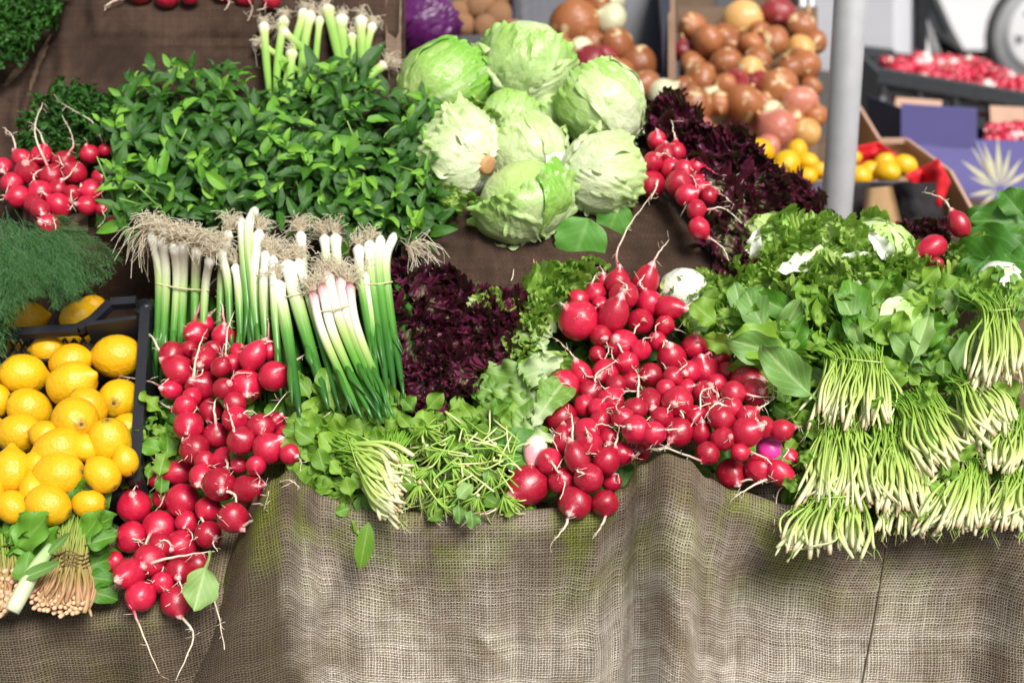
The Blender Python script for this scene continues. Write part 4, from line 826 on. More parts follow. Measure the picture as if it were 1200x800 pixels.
# ------------------------------------------------------------------ stemmed greens
def stem_bunch(name, label, cat, group, src, tie, end, n, bul=0.02, off=-0.02, rad=0.00125, smat='rocket_stem', bandv=True, tipw=1.8, ends=True, jit=6):
    """stems run from the leafy side (src) through the tie to the cut ends (end); each is a pair of pixels spanning the bunch"""
    T0 = ((tie[0][0] + tie[1][0]) / 2, (tie[0][1] + tie[1][1]) / 2); th = thing(name, S(*T0, off), label, cat, group)
    L = lambda A, a: (A[0][0] + (A[1][0] - A[0][0]) * a, A[0][1] + (A[1][1] - A[0][1]) * a)
    n = int(n * 2.2)
    for i in range(n):
        a = (i + rnd.uniform(-.6, 1.6)) / n; a = min(1, max(0, a)); lay = rnd.random(); bz = -bul * math.sqrt(max(0, 1 - (2 * a - 1) ** 2)) * (1 - .8 * lay)
        j = lambda q, s: (q[0] + rnd.uniform(-s, s), q[1] + rnd.uniform(-s, s))
        p0, p1, p2 = j(L(src, min(1, max(0, a + rnd.uniform(-.15, .15)))), jit), j(L(tie, a), jit * .4), j(L(end, min(1, max(0, a + rnd.uniform(-.08, .08)))), jit)
        w1, w2 = rnd.gauss(0, .8), rnd.gauss(0, 1.0);
        if rnd.random() < .14: w1, w2 = w1 * 2.6, w2 * 2.2
        ex = rnd.uniform(-.16, .10); dx, dy = p2[0] - p1[0], p2[1] - p1[1]
        p2 = (p2[0] + dx * ex - dy * .10 * w1, p2[1] + dy * ex + dx * .10 * w1)
        mid = ((p1[0] + p2[0]) / 2 + (p1[0] - p0[0]) * .12 - dy * .09 * w2, (p1[1] + p2[1]) / 2 + (p1[1] - p0[1]) * .12 + dx * .09 * w2)
        z2 = rnd.uniform(-.008, .008)
        dp = [S(p0[0], p0[1], off + bz * .6), S(p1[0], p1[1], off + bz - .004), S(mid[0], mid[1], off + bz * 1.2 - .006 + z2), S(p2[0], p2[1], off + bz * .9 - .002 + z2)]
        pts = crom(dp, 5); m_ = len(pts); r0 = rad * rnd.choice((.55, .75, .9, 1.0, 1.25)) * rnd.uniform(.85, 1.15)
        rr = [r0 * (.7 + (tipw - .7) * sst(.25, .9, q / (m_ - 1))) * (1 - .3 * sst(.94, 1, q / (m_ - 1))) for q in range(m_)]
        b = MB(); b.tube(pts, rr, 6)
        if ends and rnd.random() < .15:
            e = pts[-1]; d = (pts[-1] - pts[-2]).normalized()
            for _ in range(2): b.tube([e, e + d * .006 + rv(.003), e + d * rnd.uniform(.010, .02) + rv(.006)], [r0 * .7, r0 * .4, r0 * .15], 4)
        b.build('stem', MAT[smat], th)
    if bandv:
        b = MB(); pa = [S(*L(tie, k_ / 10), off - bul * math.sqrt(max(0, 1 - (2 * k_ / 10 - 1) ** 2)) - .006) for k_ in range(11)]
        b.tube(pa, .0008, 5); b.build('band', MAT['rocket_stem'], th)
    return th
RK = 'tied bunches of pale stemmed rocket'
rk = []
rk.append(stem_bunch('rocket_bunch', 'rocket bunch with a thick fan of pale stems, topmost left of its pile', 'rocket', RK, ((945, 408), (1030, 400)), ((968, 418), (1038, 425)), ((940, 488), (1048, 498)), 34, .03, -.045))
rk.append(stem_bunch('rocket_bunch', 'rocket bunch just below the topmost left fan of stems', 'rocket', RK, ((960, 480), (1015, 485)), ((962, 500), (1012, 500)), ((940, 585), (1025, 594)), 30, .025, -.035, bandv=False))
rk.append(stem_bunch('rocket_bunch', 'lowest rocket bunch hanging over the burlap near the magenta radish', 'rocket', RK, ((955, 560), (1012, 560)), ((945, 585), (1012, 580)), ((912, 640), (1018, 645)), 34, .028, -.03))
rk.append(stem_bunch('rocket_bunch', 'rocket bunch hanging in the second column, forked white stems', 'rocket', RK, ((1025, 470), (1070, 490)), ((1022, 505), (1070, 515)), ((1014, 594), (1096, 592)), 30, .025, -.035, bandv=False))
rk.append(stem_bunch('rocket_bunch', 'rocket bunch of long slanting white stems with roots, centre of its pile', 'rocket', RK, ((1040, 470), (1090, 450)), ((1055, 485), (1105, 470)), ((1080, 552), (1150, 530)), 30, .022, -.05, bandv=False))
rk.append(stem_bunch('rocket_bunch', 'rocket bunch slanting right under the pale torn leaf', 'rocket', RK, ((1105, 445), (1140, 430)), ((1118, 455), (1150, 442)), ((1142, 522), (1195, 490)), 24, .02, -.055))
rk.append(stem_bunch('rocket_bunch', 'rocket bunch highest at the right edge, tied above thick white stems', 'rocket', RK, ((1120, 340), (1195, 345)), ((1150, 365), (1188, 362)), ((1135, 450), (1200, 440)), 32, .03, -.07))
rk.append(stem_bunch('rocket_bunch', 'rocket bunch with a broken green leaf, lowest right of centre', 'rocket', RK, ((1105, 530), (1160, 525)), ((1110, 550), (1158, 550)), ((1072, 615), (1155, 620)), 34, .025, -.03, bandv=False))
rk.append(stem_bunch('rocket_bunch', 'short rocket bunch spread across the right edge of the pile', 'rocket', RK, ((1165, 480), (1215, 485)), ((1165, 500), (1215, 505)), ((1150, 548), (1215, 552)), 24, .02, -.045, bandv=False))
rk.append(stem_bunch('rocket_bunch', 'rocket bunch in the lower right corner of the pile', 'rocket', RK, ((1170, 540), (1220, 540)), ((1172, 555), (1220, 555)), ((1150, 612), (1220, 618)), 26, .02, -.035, bandv=False))
rk.append(stem_bunch('rocket_bunch', 'rocket bunch partly hidden under the slanting white stems', 'rocket', RK, ((1040, 540), (1100, 540)), ((1035, 560), (1100, 560)), ((1030, 625), (1095, 618)), 20, .015, -.015, bandv=False))
# leaves of the bunches
spots = [(0, [(905, 385), (960, 380), (1000, 400), (950, 430), (900, 430)], 26), (1, [(930, 480), (1015, 480), (1020, 520), (925, 540)], 26), (2, [(925, 545), (960, 545), (1015, 560), (960, 600), (925, 600)], 20),
         (3, [(1020, 470), (1075, 480), (1080, 540), (1020, 520)], 26), (4, [(1030, 450), (1090, 430), (1120, 470), (1060, 500)], 24), (5, [(1090, 420), (1150, 420), (1150, 455), (1110, 470)], 20),
         (6, [(1060, 340), (1130, 335), (1200, 340), (1190, 370), (1120, 370), (1080, 380)], 34), (7, [(1090, 530), (1165, 525), (1165, 570), (1095, 570)], 22), (8, [(1150, 470), (1210, 460), (1210, 500), (1150, 500)], 20), (9, [(1160, 540), (1210, 540), (1210, 570), (1160, 570)], 18), (10, [(1015, 560), (1100, 555), (1100, 600), (1015, 600)], 20)]
for i, P, n in spots:
    for u, v in scatter(P, int(n * 1.6), 4): lf(ROCK + CRESS, u, v, rnd.uniform(-1, 1), rnd.uniform(-1.1, .5), rnd.uniform(18, 38), rk[i], rnd.uniform(-.045, .02) - .03 * (rnd.random() < .2) - (.03 if i == 6 else 0), .6)
# big loose leaves across the top of the pile
lg = thing('loose_greens', S(950, 380, 0), 'large loose rocket and sorrel leaves spread above the stem bunches', 'greens')
for ms, u, v, du, dv, px, wd in ((PALE, 905, 400, -.55, -1, 78, 1.35), (ROCK, 948, 372, -.2, -1, 55, 1.5), (PALE, 1010, 395, -.45, -1, 75, 1.0), (PALE, 1012, 420, -.3, -1, 48, 1.0), (ROCK, 960, 420, -1, -.25, 120, 1.1), (PALE, 950, 425, -1, -.35, 110, 1.0),
     (PALE, 975, 485, -1, -.75, 125, 1.0), (ROCK, 940, 440, -1, -.15, 90, 1.0), (PALE, 1105, 385, -1, -.5, 70, 1.7), (ROCK, 1085, 400, -1, -.1, 75, 1.4), (PALE, 1110, 470, .55, -1, 110, 1.25), (PALE, 1062, 440, .5, -1, 85, .8), (ROCK, 1100, 440, -1, -.1, 100, 1.0),
     (ROCK, 1045, 420, .2, -1, 60, 1.2), (ROCK, 850, 385, -.8, -.5, 55, 1.7), (PALE, 850, 372, -.9, .1, 48, 2.0), (ROCK, 1010, 370, .5, -.8, 60, 1.2), (ROCK, 990, 400, .9, -.5, 75, 1.2), (PALE, 1150, 350, -1, .1, 75, 1.2), (ROCK, 1170, 345, -1, -.2, 90, 1.0), (PALE, 1195, 370, -.1, -1, 60, 1.0), (ROCK, 1040, 380, .8, -.6, 70, 1.3)):
    lf(ms, u, v, du, dv, px, lg, -.045 + rnd.uniform(-.015, .01), .28, wd)
for u, v in scatter([(840, 385), (905, 375), (1000, 385), (1060, 375), (1150, 365), (1110, 430), (1040, 460), (960, 430), (905, 450), (880, 415)], 110, 8):
    lf(ROCK + PALE + SPIN, u, v, rnd.uniform(-1, .6), rnd.uniform(-1, .5), rnd.uniform(38, 84), lg, rnd.uniform(-.035, .025), .6, rnd.uniform(.8, 1.2))
lg = thing('radish_greens', S(935, 500, 0), 'curly light green leaves between the right radish heap and the rocket', 'greens')
for u, v in scatter([(885, 440), (945, 450), (960, 500), (945, 600), (925, 590), (915, 520), (900, 470)], 60, 7): lf(ROCK + CRESS, u, v, rnd.uniform(-1, 1), rnd.uniform(-1, 1), rnd.uniform(22, 40), lg, rnd.uniform(-.02, .03), .6)
# greens under the two radish heaps, dark leaf colours for the crevice shade
for lab, P, n in (('dark radish leaves showing between the front left radishes', [(185, 400), (330, 400), (360, 500), (330, 560), (260, 640), (250, 700), (130, 710), (125, 620), (160, 520)], 150),
                  ('dark radish leaves showing between the front right radishes', [(655, 350), (810, 360), (900, 420), (930, 560), (850, 560), (780, 500), (720, 590), (610, 590), (640, 470)], 170)):
    lg = thing('radish_greens', S(P[0][0], P[0][1], .04), lab, 'greens')
    for u, v in scatter(P, n, 10): lf(CHARD + SPIN, u, v, rnd.uniform(-1, 1), rnd.uniform(-1, 1), rnd.uniform(35, 60), lg, .05 + rnd.uniform(0, .02), .5)
lg = thing('radish_greens', S(170, 530, 0), 'pale green radish leaves beside the lemon crate corner', 'greens')
for u, v in scatter([(150, 490), (200, 480), (205, 520), (185, 600), (150, 570), (130, 570)], 34, 7): lf(ROCK + SPIN, u, v, rnd.uniform(-1, .4), rnd.uniform(-1, .7), rnd.uniform(28, 50), lg, rnd.uniform(-.03, .02), .5, 1.2)
lg = thing('radish_leaf', S(230, 690, -.04), 'torn radish leaf hanging at the lower right of the left radish heap', 'leaf'); lf(PALE, 247, 645, -.3, 1, 72, lg, -.055, .12, 1.6)
lg = thing('fallen_leaf', S(425, 620, -.02), 'single narrow leaf hanging over the burlap below the cress', 'leaf'); lf([leaf('leaf', 1, .2, lance, MAT['rocket_leaf'], 12, 5, .35, .35, .06, 2, 0, 3, 80)], 432, 612, -.22, 1, 58, lg, -.035, .1)

# romaine leaves in the middle
lg = thing('romaine_lettuce', S(590, 450, 0), 'long green romaine leaves between the purple lollo and the right radishes', 'lettuce')
for u, v, du, dv, px in ((655, 425, -1, .45, 120), (660, 450, -1, .3, 115), (650, 470, -1, .15, 95), (640, 440, -1, .9, 80), (655, 470, -.5, 1, 60), (610, 480, -.8, .5, 60), (660, 420, -.8, .1, 75), (625, 500, .6, -.9, 70), (655, 480, -.3, .9, 50), (640, 410, -.6, -.5, 50), (630, 505, -1, -.1, 60), (648, 515, -1, -.25, 75), (600, 470, -.6, -.3, 50), (640, 520, -.6, -.8, 70)):
    lf(ROMA, u, v, du, dv, px, lg, -.01 + rnd.uniform(-.02, .015), .3, 1.1)
lg = thing('dark_leaf', S(620, 520, 0), 'dull dark green leaf lying beside the pale pink radish', 'leaf'); lf(CHARD, 570, 530, 1, -.1, 75, lg, -.02, .15, 1.0)

# cress in the middle: leaves at the left, root ends towards the viewer
CRG = 'bunches of cress at the front'
cr = stem_bunch('cress_bunch', 'cress bunch with stems bent right and pale root ends over the burlap edge', 'cress', CRG, ((378, 500), (415, 560)), ((405, 505), (425, 565)), ((470, 545), (462, 612)), 40, .02, -.03, .0013)
for u, v in scatter([(345, 468), (400, 455), (445, 480), (445, 540), (425, 592), (380, 592), (355, 540)], 150, 5): lf(CRESS, u, v, rnd.uniform(-1, .4), rnd.uniform(-1, .6), rnd.uniform(24, 46), cr, rnd.uniform(-.03, .01), .6)
cr2 = stem_bunch('cress_bunch', 'cress bunch stacked under the first, stems fanning down to the burlap edge', 'cress', CRG, ((440, 500), (480, 510)), ((445, 520), (470, 530)), ((440, 590), (485, 560)), 22, .015, -.02, .0013)
for u, v in scatter([(440, 470), (500, 480), (490, 520), (450, 530)], 26, 7): lf(CRESS, u, v, rnd.uniform(-1, 1), rnd.uniform(-1, .6), rnd.uniform(24, 40), cr2, rnd.uniform(-.025, .01), .6)
cr3 = thing('cress_bunch', S(545, 540, 0), 'cress packed with its white root ends facing the viewer', 'cress', CRG)
for u, v, px in ((500, 522, 30), (515, 528, 28), (498, 500, 24), (522, 495, 24), (540, 520, 28), (548, 545, 34), (505, 548, 34), (520, 565, 30), (563, 530, 30), (575, 555, 34), (492, 565, 30), (540, 575, 30), (560, 580, 30), (580, 520, 26), (510, 585, 26), (485, 540, 24), (590, 580, 26), (530, 545, 30)):
    t = Sd(u, v) - .035 + rnd.uniform(-.006, .01); C = atd(u, v, t); s = px * t / FPX; b = MB()
    lean = rnd.uniform(-.5, .5); px_ = rnd.uniform(.35, .9)
    for i in range(22):
        a = rnd.uniform(0, 6.28); d = (RT * (math.cos(a) * px_ + lean) - UPV * (math.sin(a) * px_ * .7 + rnd.uniform(.3, .9)) + FW * rnd.uniform(.1, .5)).normalized(); q = rnd.uniform(.6, 1.7) * s; w_ = rv(.006)
        b.tube(crom([C + d * .001, C + d * q * .35 - FW * .004 + w_ * .4, C + d * q * .7 + w_, C + d * q + FW * .008 + rv(.006)], 3), [.0013, .0013, .0012, .0012, .0011, .0011, .001, .0009, .0008, .0006], 5)
    b.build('stem', MAT['rocket_stem'], cr3)
    b = MB(); b.tube([C + FW * .003, C - FW * .001, C - FW * .004, C - FW * .006], [.0016, .0026, .0021, .0006], 8)
    if rnd.random() < .5: b.build('root_end', MAT['cut_end'] if rnd.random() < .4 else MAT['fluff'], cr3)
for u, v in scatter([(470, 478), (600, 470), (625, 505), (610, 590), (480, 595)], 150, 5): lf(CRESS, u, v, rnd.uniform(-1, 1), rnd.uniform(-1, 1), rnd.uniform(20, 38), cr3, rnd.uniform(-.035, .03) if v < 515 or rnd.random() < .25 else rnd.uniform(-.005, .03), .7)
for u, v, dv in ((537, 582, 1), (552, 588, 1), (530, 590, -.1), (572, 540, 1)): lf(PALE, u, v, .1, dv, 34, cr3, -.04, .2, 1.5)
for u, v in scatter([(490, 490), (610, 480), (612, 580), (500, 580)], 34, 8):
    b = MB(); p = [S(u + rnd.uniform(-25, 25), v + rnd.uniform(-20, 20), -.04) for _ in range(3)]; b.tube(crom(p, 5), .0011, 5); b.build('stem', MAT['rocket_stem'], cr3)

# spinach at the lower left
SPG = 'bunches of spinach at the front left'
sp = stem_bunch('spinach_bunch', 'spinach bunch tied with dark twine, pinkish cut stems fanned forward', 'spinach', SPG, ((68, 605), (108, 610)), ((62, 650), (102, 652)), ((32, 700), (100, 715)), 46, .028, -.035, .0016, 'spinach_stem', False, 1.5, False, 6)
for k_ in range(4):
    b = MB(); b.tube([S(58 + 48 * q / 10, 648 + k_ * 5 + 3 * math.sin(q), -.04 - .035 * math.sin(math.pi * q / 10)) for q in range(11)], .0009, 4); b.build('twine', MAT['twine'], sp)
for u, v in scatter([(30, 690), (100, 695), (98, 716), (70, 722), (35, 712)], 60, 4.5):
    P = S(u, v, -.055 - .01 * rnd.random()); d = (-FW + rv(.5)).normalized(); b = MB(); b.tube([P + FW * .02, P, P + d * .002], [.0024, .0026, .0018], 7); b.build('cut_end', MAT['cut_end'], sp)
for u, v, du, dv, px in ((90, 615, .35, -1, 80), (95, 620, .1, -1, 60), (98, 620, 1, -.35, 45), (95, 640, 1, -.3, 42), (95, 650, 1, -.8, 50), (92, 670, 1, -.5, 46), (85, 620, -.5, -1, 62), (75, 630, -1, -.9, 66), (90, 640, .8, -.9, 55), (98, 675, 1, .1, 38), (100, 690, 1, .3, 40), (60, 640, -.2, -1, 50), (100, 640, .5, -1, 45), (70, 600, -.8, -.3, 50)):
    lf(SPIN, u, v, du, dv, px, sp, -.035 + rnd.uniform(-.02, .02), .35, 1.15)
sp2 = stem_bunch('spinach_bunch', 'spinach bunch at the left edge with small round cut ends', 'spinach', SPG, ((-20, 610), (20, 620)), ((-25, 650), (25, 660)), ((-25, 712), (22, 715)), 26, .02, -.03, .0017, 'spinach_stem', False, 1.3, False, 5)
for u, v in scatter([(-10, 668), (22, 668), (24, 715), (-10, 725)], 34, 5):
    P = S(u, v, -.05 - .01 * rnd.random()); d = (-FW + rv(.4)).normalized(); b = MB(); b.tube([P + FW * .02, P, P + d * .002], [.0026, .0029, .002], 7); b.build('cut_end', MAT['cut_end'], sp2)
for u, v, du, dv, px in ((10, 650, .9, -.7, 75), (0, 640, 1, -.3, 62), (-5, 660, 1, -.2, 66), (30, 650, .2, -1, 52), (20, 660, .7, -.8, 62), (-10, 625, 1, -.1, 72), (45, 640, -.6, -.7, 50), (10, 620, 1, .1, 52), (25, 690, .2, -1, 45), (50, 670, -.9, -.5, 58)):
    lf(SPIN, u, v, du, dv, px, sp2, -.045 + rnd.uniform(-.02, .02), .5, 1.15)
for u, v in scatter([(-10, 590), (60, 590), (75, 625), (60, 660), (-10, 670)], 34, 6): lf(SPIN, u, v, rnd.uniform(-1, 1), rnd.uniform(-.7, .35), rnd.uniform(38, 68), sp2, rnd.uniform(-.05, .01), .9, rnd.uniform(.7, 1.0))
for u, v in scatter([(80, 590), (108, 600), (112, 690), (95, 690), (90, 630)], 16, 6): lf(SPIN, u, v, rnd.uniform(-.6, .6), rnd.uniform(-1, .3), rnd.uniform(32, 50), sp, rnd.uniform(-.01, .03), .8, rnd.uniform(.8, 1.1))
lk = thing('leek_stalk', S(40, 680, -.06), 'cut pale leek stalk lying across the spinach', 'leek')
b = MB(); b.tube(crom([S(14, 716, -.07), S(38, 672, -.08), S(60, 640, -.075)], 6), [.0085, .0088, .009, .009, .009, .0088, .0085, .0082, .008, .0075, .007, .0065, .006], 10)
b.build('stalk', along('leek', [(0, (.72, .76, .55)), (.6, (.5, .66, .32)), (1, (.35, .55, .25))], .4, .1), lk)
lf([leaf('leaf', 1, .14, lance, MAT['pale_leaf'], 10, 5, .5, -.5, .05, 1, 0, 1, 81)], 22, 678, 1, -.35, 62, lk, -.085, .1); lf([leaf('leaf', 1, .12, lance, MAT['pale_leaf'], 10, 5, .5, -.5, .05, 1, 0, 1, 82)], 55, 650, 1, -.8, 45, lk, -.08, .1)

# ------------------------------------------------------------------ spring onions
def tuft(P, d, n, L, parent, droop=0.5):
    b = MB()
    for _ in range(n):
        q = (d * rnd.uniform(.5, 1.1) + rv(.68)).normalized(); l = L * rnd.uniform(.45, 1.2); c = rv(.4)
        p = [P + rv(.003), P + q * l * .4 + rv(.003), P + (q + c * .6).normalized() * l * .75 + rv(.004) - Vector((0, 0, droop * l * .15)), P + (q + c).normalized() * l + rv(.006) - Vector((0, 0, droop * l * .55))]
        b.tube(crom(p, 3), .00043, 3, False)
    o = b.build('root_tuft', MAT['fluff'], parent); return o
def onion_bundle(label, stalks, tiev, rad=0.0062, mt='scallion', group='tied spring onion bundles', off=-.02, n=34, L=.03, band=True, bulb=1.35, name='spring_onion_bundle', cat='spring onions', leafy=True):
    """stalks: list of pixel paths, first pixel at the bulb"""
    cu = sum(s[0][0] for s in stalks) / len(stalks); cv = sum(s[0][1] for s in stalks) / len(stalks); th = thing(name, S(cu, cv, off), label, cat, group)
    xs = []
    for i, s in enumerate(stalks):
        k_ = s[3] if len(s) > 3 and not isinstance(s[3], tuple) else 1.0; pp = [q for q in s if isinstance(q, tuple)]
        o_ = off - rnd.uniform(0, .008); pts = crom([S(q[0], q[1], o_ + .07 * sst(350, 470, q[1]) * sst(350, 320, q[0])) for q in pp], 8); m_ = len(pts); r0 = rad * k_ * rnd.uniform(.9, 1.1)
        cut = len(s) > 2 and s[-1] == 'cut'
        rr = []
        for q in range(m_):
            t = q / (m_ - 1); rr.append(r0 * ((1 + (bulb - 1) * math.exp(-((t - .06) / .07) ** 2)) if not cut else 1) * (.55 + .45 * sst(0, .025, t)) * (1 - .3 * sst(.5, .9, t) - .5 * sst(.88, 1, t)))
        b = MB(); b.tube(pts, rr, 9); st = b.build('stalk', MAT[mt], th)
        if not cut: tuft(pts[0], (pts[0] - pts[2]).normalized() + FW * .35 + UPV * .25, int(n * 1.9), L * .9, st)
        if leafy:
            e = pts[int(m_ * .66)]; d = (pts[-1] - pts[int(m_ * .66)]).normalized()
            for _ in range(2):
                b = MB(); dd = (d + rv(.12)).normalized(); l = rnd.uniform(.05, .09); b.tube([e, e + dd * l * .5 - FW * .004 + rv(.003), e + dd * l + rv(.006)], [r0 * .6, r0 * .55, r0 * .1], 7)
                b.build('leaf', MAT['leaf_tube'], th)
    if band and tiev:
        q0, q1 = tiev; b = MB(); pa = []
        for k_ in range(13):
            a = k_ / 12; pa.append(S(q0[0] + (q1[0] - q0[0]) * a, q0[1] + (q1[1] - q0[1]) * a + 2 * math.sin(a * 3.1), off - .0085 - .006 * math.sin(math.pi * a)))
        b.tube(pa, .0011, 5); b.build('band', MAT['band'], th)
MAT['leaf_tube'] = along('spring_onion_leaf', [(0, (.07, .25, .03)), (1, (.028, .12, .02))], .34, .1)
onion_bundle('leftmost spring onion bundle, six thick white stalks with dry drooping roots', [[(178, 272), (187, 335), (180, 460)], [(191, 277), (194, 335), (188, 465)], [(204, 284), (207, 338), (197, 470)], [(216, 282), (214, 340), (210, 470)], [(231, 288), (229, 340), (226, 470)], [(247, 300), (240, 345), (236, 470), 0.8]], ((183, 332), (245, 340)), off=-.03, n=60, L=.036)
th = bpy.data.objects['spring_onion_bundle']
for u_, v_ in ((172, 266), (180, 262), (190, 262)): tuft(S(u_, v_, -.035), (-RT * .75 - UPV * .75 - FW * .2).normalized(), 18, .046, th, .9)
onion_bundle('spring onion bundle with cut green tops, above the left radish heap', [[(268, 270), (260, 320), (256, 440)], [(283, 256), (286, 300), (298, 450), 1.0, 'cut'], [(299, 244), (291, 285), (306, 450), 1.1, 'cut'], [(304, 270), (298, 330), (308, 460)], [(313, 294), (309, 345), (316, 460)], [(258, 292), (268, 340), (270, 450), .8], [(276, 310), (280, 350), (284, 450), .8]], ((258, 318), (318, 322)), off=-.025, n=50, L=.034)
onion_bundle('spring onion bundle with one fat white bulb, third from left', [[(336, 307), (350, 360), (385, 480), 1.4], [(349, 304), (366, 360), (398, 480), 1.0], [(325, 330), (335, 380), (352, 490), 1.1], [(320, 300), (322, 360), (330, 470), .8]], ((332, 348), (366, 338)), off=-.032, n=70, L=.036)
onion_bundle('spring onion bundle with bare bulbs under a mop of roots, behind the pink tinged one', [[(380, 276), (384, 320), (390, 400)], [(393, 275), (396, 320), (402, 400)], [(352, 272), (356, 320), (362, 400), .9]], None, off=-.012, n=80, L=.036)
onion_bundle('spring onion bundle at the right end, beside the purple lollo', [[(420, 288), (424, 335), (446, 470)], [(433, 283), (436, 330), (456, 475)], [(446, 277), (444, 325), (464, 470), 1.1, 'cut'], [(462, 274), (452, 320), (474, 470), 1.0, 'cut'], [(428, 320), (436, 380), (440, 480), .9]], ((416, 332), (460, 330)), off=-.02, n=40, L=.03)
onion_bundle('spring onion bundle with pink tinged bulbs lying in front of the others', [[(366, 342), (380, 395), (424, 490), .95], [(377, 334), (392, 395), (436, 490)], [(383, 318), (402, 385), (448, 495), 1.05], [(398, 326), (412, 385), (455, 490), 1.05], [(409, 332), (420, 390), (462, 490), .9]], ((372, 365), (416, 355)), off=-.05, n=60, L=.034, mt='scallion_red', bulb=1.2)
th = thing('green_onion_bed', S(330, 440, .03), 'dark green spring onion tops lying behind the radishes and cress', 'spring onion tops')
for i in range(95):
    u = rnd.uniform(176, 470); v = rnd.uniform(330, 400); l = rnd.uniform(60, 105); sl = .10 + .35 * sst(300, 400, u) + rnd.uniform(-.15, .15); o_ = .012 + rnd.uniform(-.008, .02) + .03 * sst(340, 300, u)
    b = MB(); b.tube(crom([S(u, v, o_), S(u + l * .5 * sl, v + l * .5, o_ - .006), S(u + l * sl + rnd.uniform(-4, 4), v + l, o_ + .01)], 4), [.0045, .0052, .0056, .0055, .0050, .0042, .0032, .0020, .0007], 7); b.build('leaf', MAT['leaf_tube'], th)
th = thing('root_tuft', S(482, 296, 0), 'white onion root tuft poking out right of the spring onions', 'roots'); tuft(S(478, 290, -.03), RT * .9 - UPV * .2 - FW * .3, 60, .045, th, .8)
onion_bundle('bundle of young onions with round white bulbs standing behind the mint', [[(309, 27), (312, 70), (317, 125), .9], [(333, 20), (326, 70), (322, 125), .9], [(330, 36), (352, 55), (382, 90), .85], [(306, 53), (335, 72), (366, 98), .8], [(357, 12), (346, 50), (328, 125), .95], [(364, 14), (356, 60), (350, 125), 1.0], [(375, 20), (371, 60), (366, 125), .75], [(383, 8), (392, 45), (404, 100), 1.05], [(400, 20), (402, 50), (408, 100), 1.05], [(423, 20), (424, 60), (428, 110), 1.0], [(437, 28), (430, 60), (427, 110), .85], [(342, 60), (340, 90), (336, 130), .9], [(412, 40), (414, 70), (416, 110), .8]],
             None, .0068, 'garlic_stem', 'young onions behind the mint', .015, 26, .022, False, 1.55, 'young_onion_bundle', 'young onions', False)
onion_bundle('single young onion bulb with splayed roots left of the lettuces', [[(451, 76), (440, 84), (425, 100)]], None, .0075, 'garlic_stem', None, .005, 34, .032, False, 1.3, 'young_onion', 'young onion', False)

# ------------------------------------------------------------------ lemons and their crate
def lemon_mesh(seed, nub=.16):
    b = MB(); ox = Vector((seed * 5.1, 0, 0))
    def P(i, j):
        a = math.pi * j / 23; ph = 2 * math.pi * i / 30; d = Vector((math.sin(a) * math.cos(ph), math.sin(a) * math.sin(ph), math.cos(a)))
        r_ = 1 + .035 * mn.noise(d * 1.5 + ox) + .012 * mn.noise(d * 5 + ox); p = d * r_
        p.x *= .86; p.y *= .86; p.z += nub * math.exp(-((math.pi - a) / .26) ** 2) * -1 + (.05 * math.exp(-(a / .3) ** 2) - .07 * math.exp(-(a / .1) ** 2)); return p
    b.grid(P, 31, 24, None, True); return mesh('lemon', b.v, b.f, b.uv, MAT['lemon'])
LEM = [lemon_mesh(s, n) for s, n in ((1, .2), (2, .26), (3, .16), (4, .22))]
def lemons(lst, where, group, rowh, depth, maxpush=.06):
    rc = rowcol(lst, rowh); order = sorted(range(len(lst)), key=lambda i: lst[i][1] + (lst[i][5] if len(lst[i]) > 5 else 0)); sph = []
    for i in order:
        u, v, a, b_, ax = lst[i][:5]; r = (a + b_) / 2; t = depth(u, v); t0 = t
        for (u2, v2, r2, t2) in sph:
            rr = .9 * (r + r2); p2 = (u - u2) ** 2 + (v - v2) ** 2
            if p2 < rr * rr: t = min(t, t2 - math.sqrt(rr * rr - p2) * t2 / FPX)
        t = max(t, t0 - maxpush); sph.append((u, v, r, t)); C = atd(u, v, t); s = max(a, b_) * t / FPX
        D = (RT * ax[0] - UPV * ax[1] - FW * ax[2]).normalized(); x = D.orthogonal().normalized(); y = D.cross(x); ia = rnd.uniform(0, 6)
        x2 = x * math.cos(ia) + y * math.sin(ia); y2 = D.cross(x2); kz = 1.0 if ax[2] < .6 else 1.12
        if ax[2] >= .6: s *= 1.1
        M = Matrix((x2 * s, y2 * s, D * s)).transposed().to_4x4(); M.translation = C
        o = obj('lemon', LEM[i % 4], None, M); rw, cl = rc[i]
        tag(o, f'yellow lemon, {cl} from left, {rw} row down, {where}', 'lemon', group)
        m_ = MB(); m_.tube([C + D * s * .93, C + D * s * 1.0, C + D * s * 1.03], [s * .1, s * .09, s * .05], 8); m_.build('stem_scar', MAT['lemon_stem'], o, True, M)
cd_ = lambda u, v: Sd(u, v) - .012
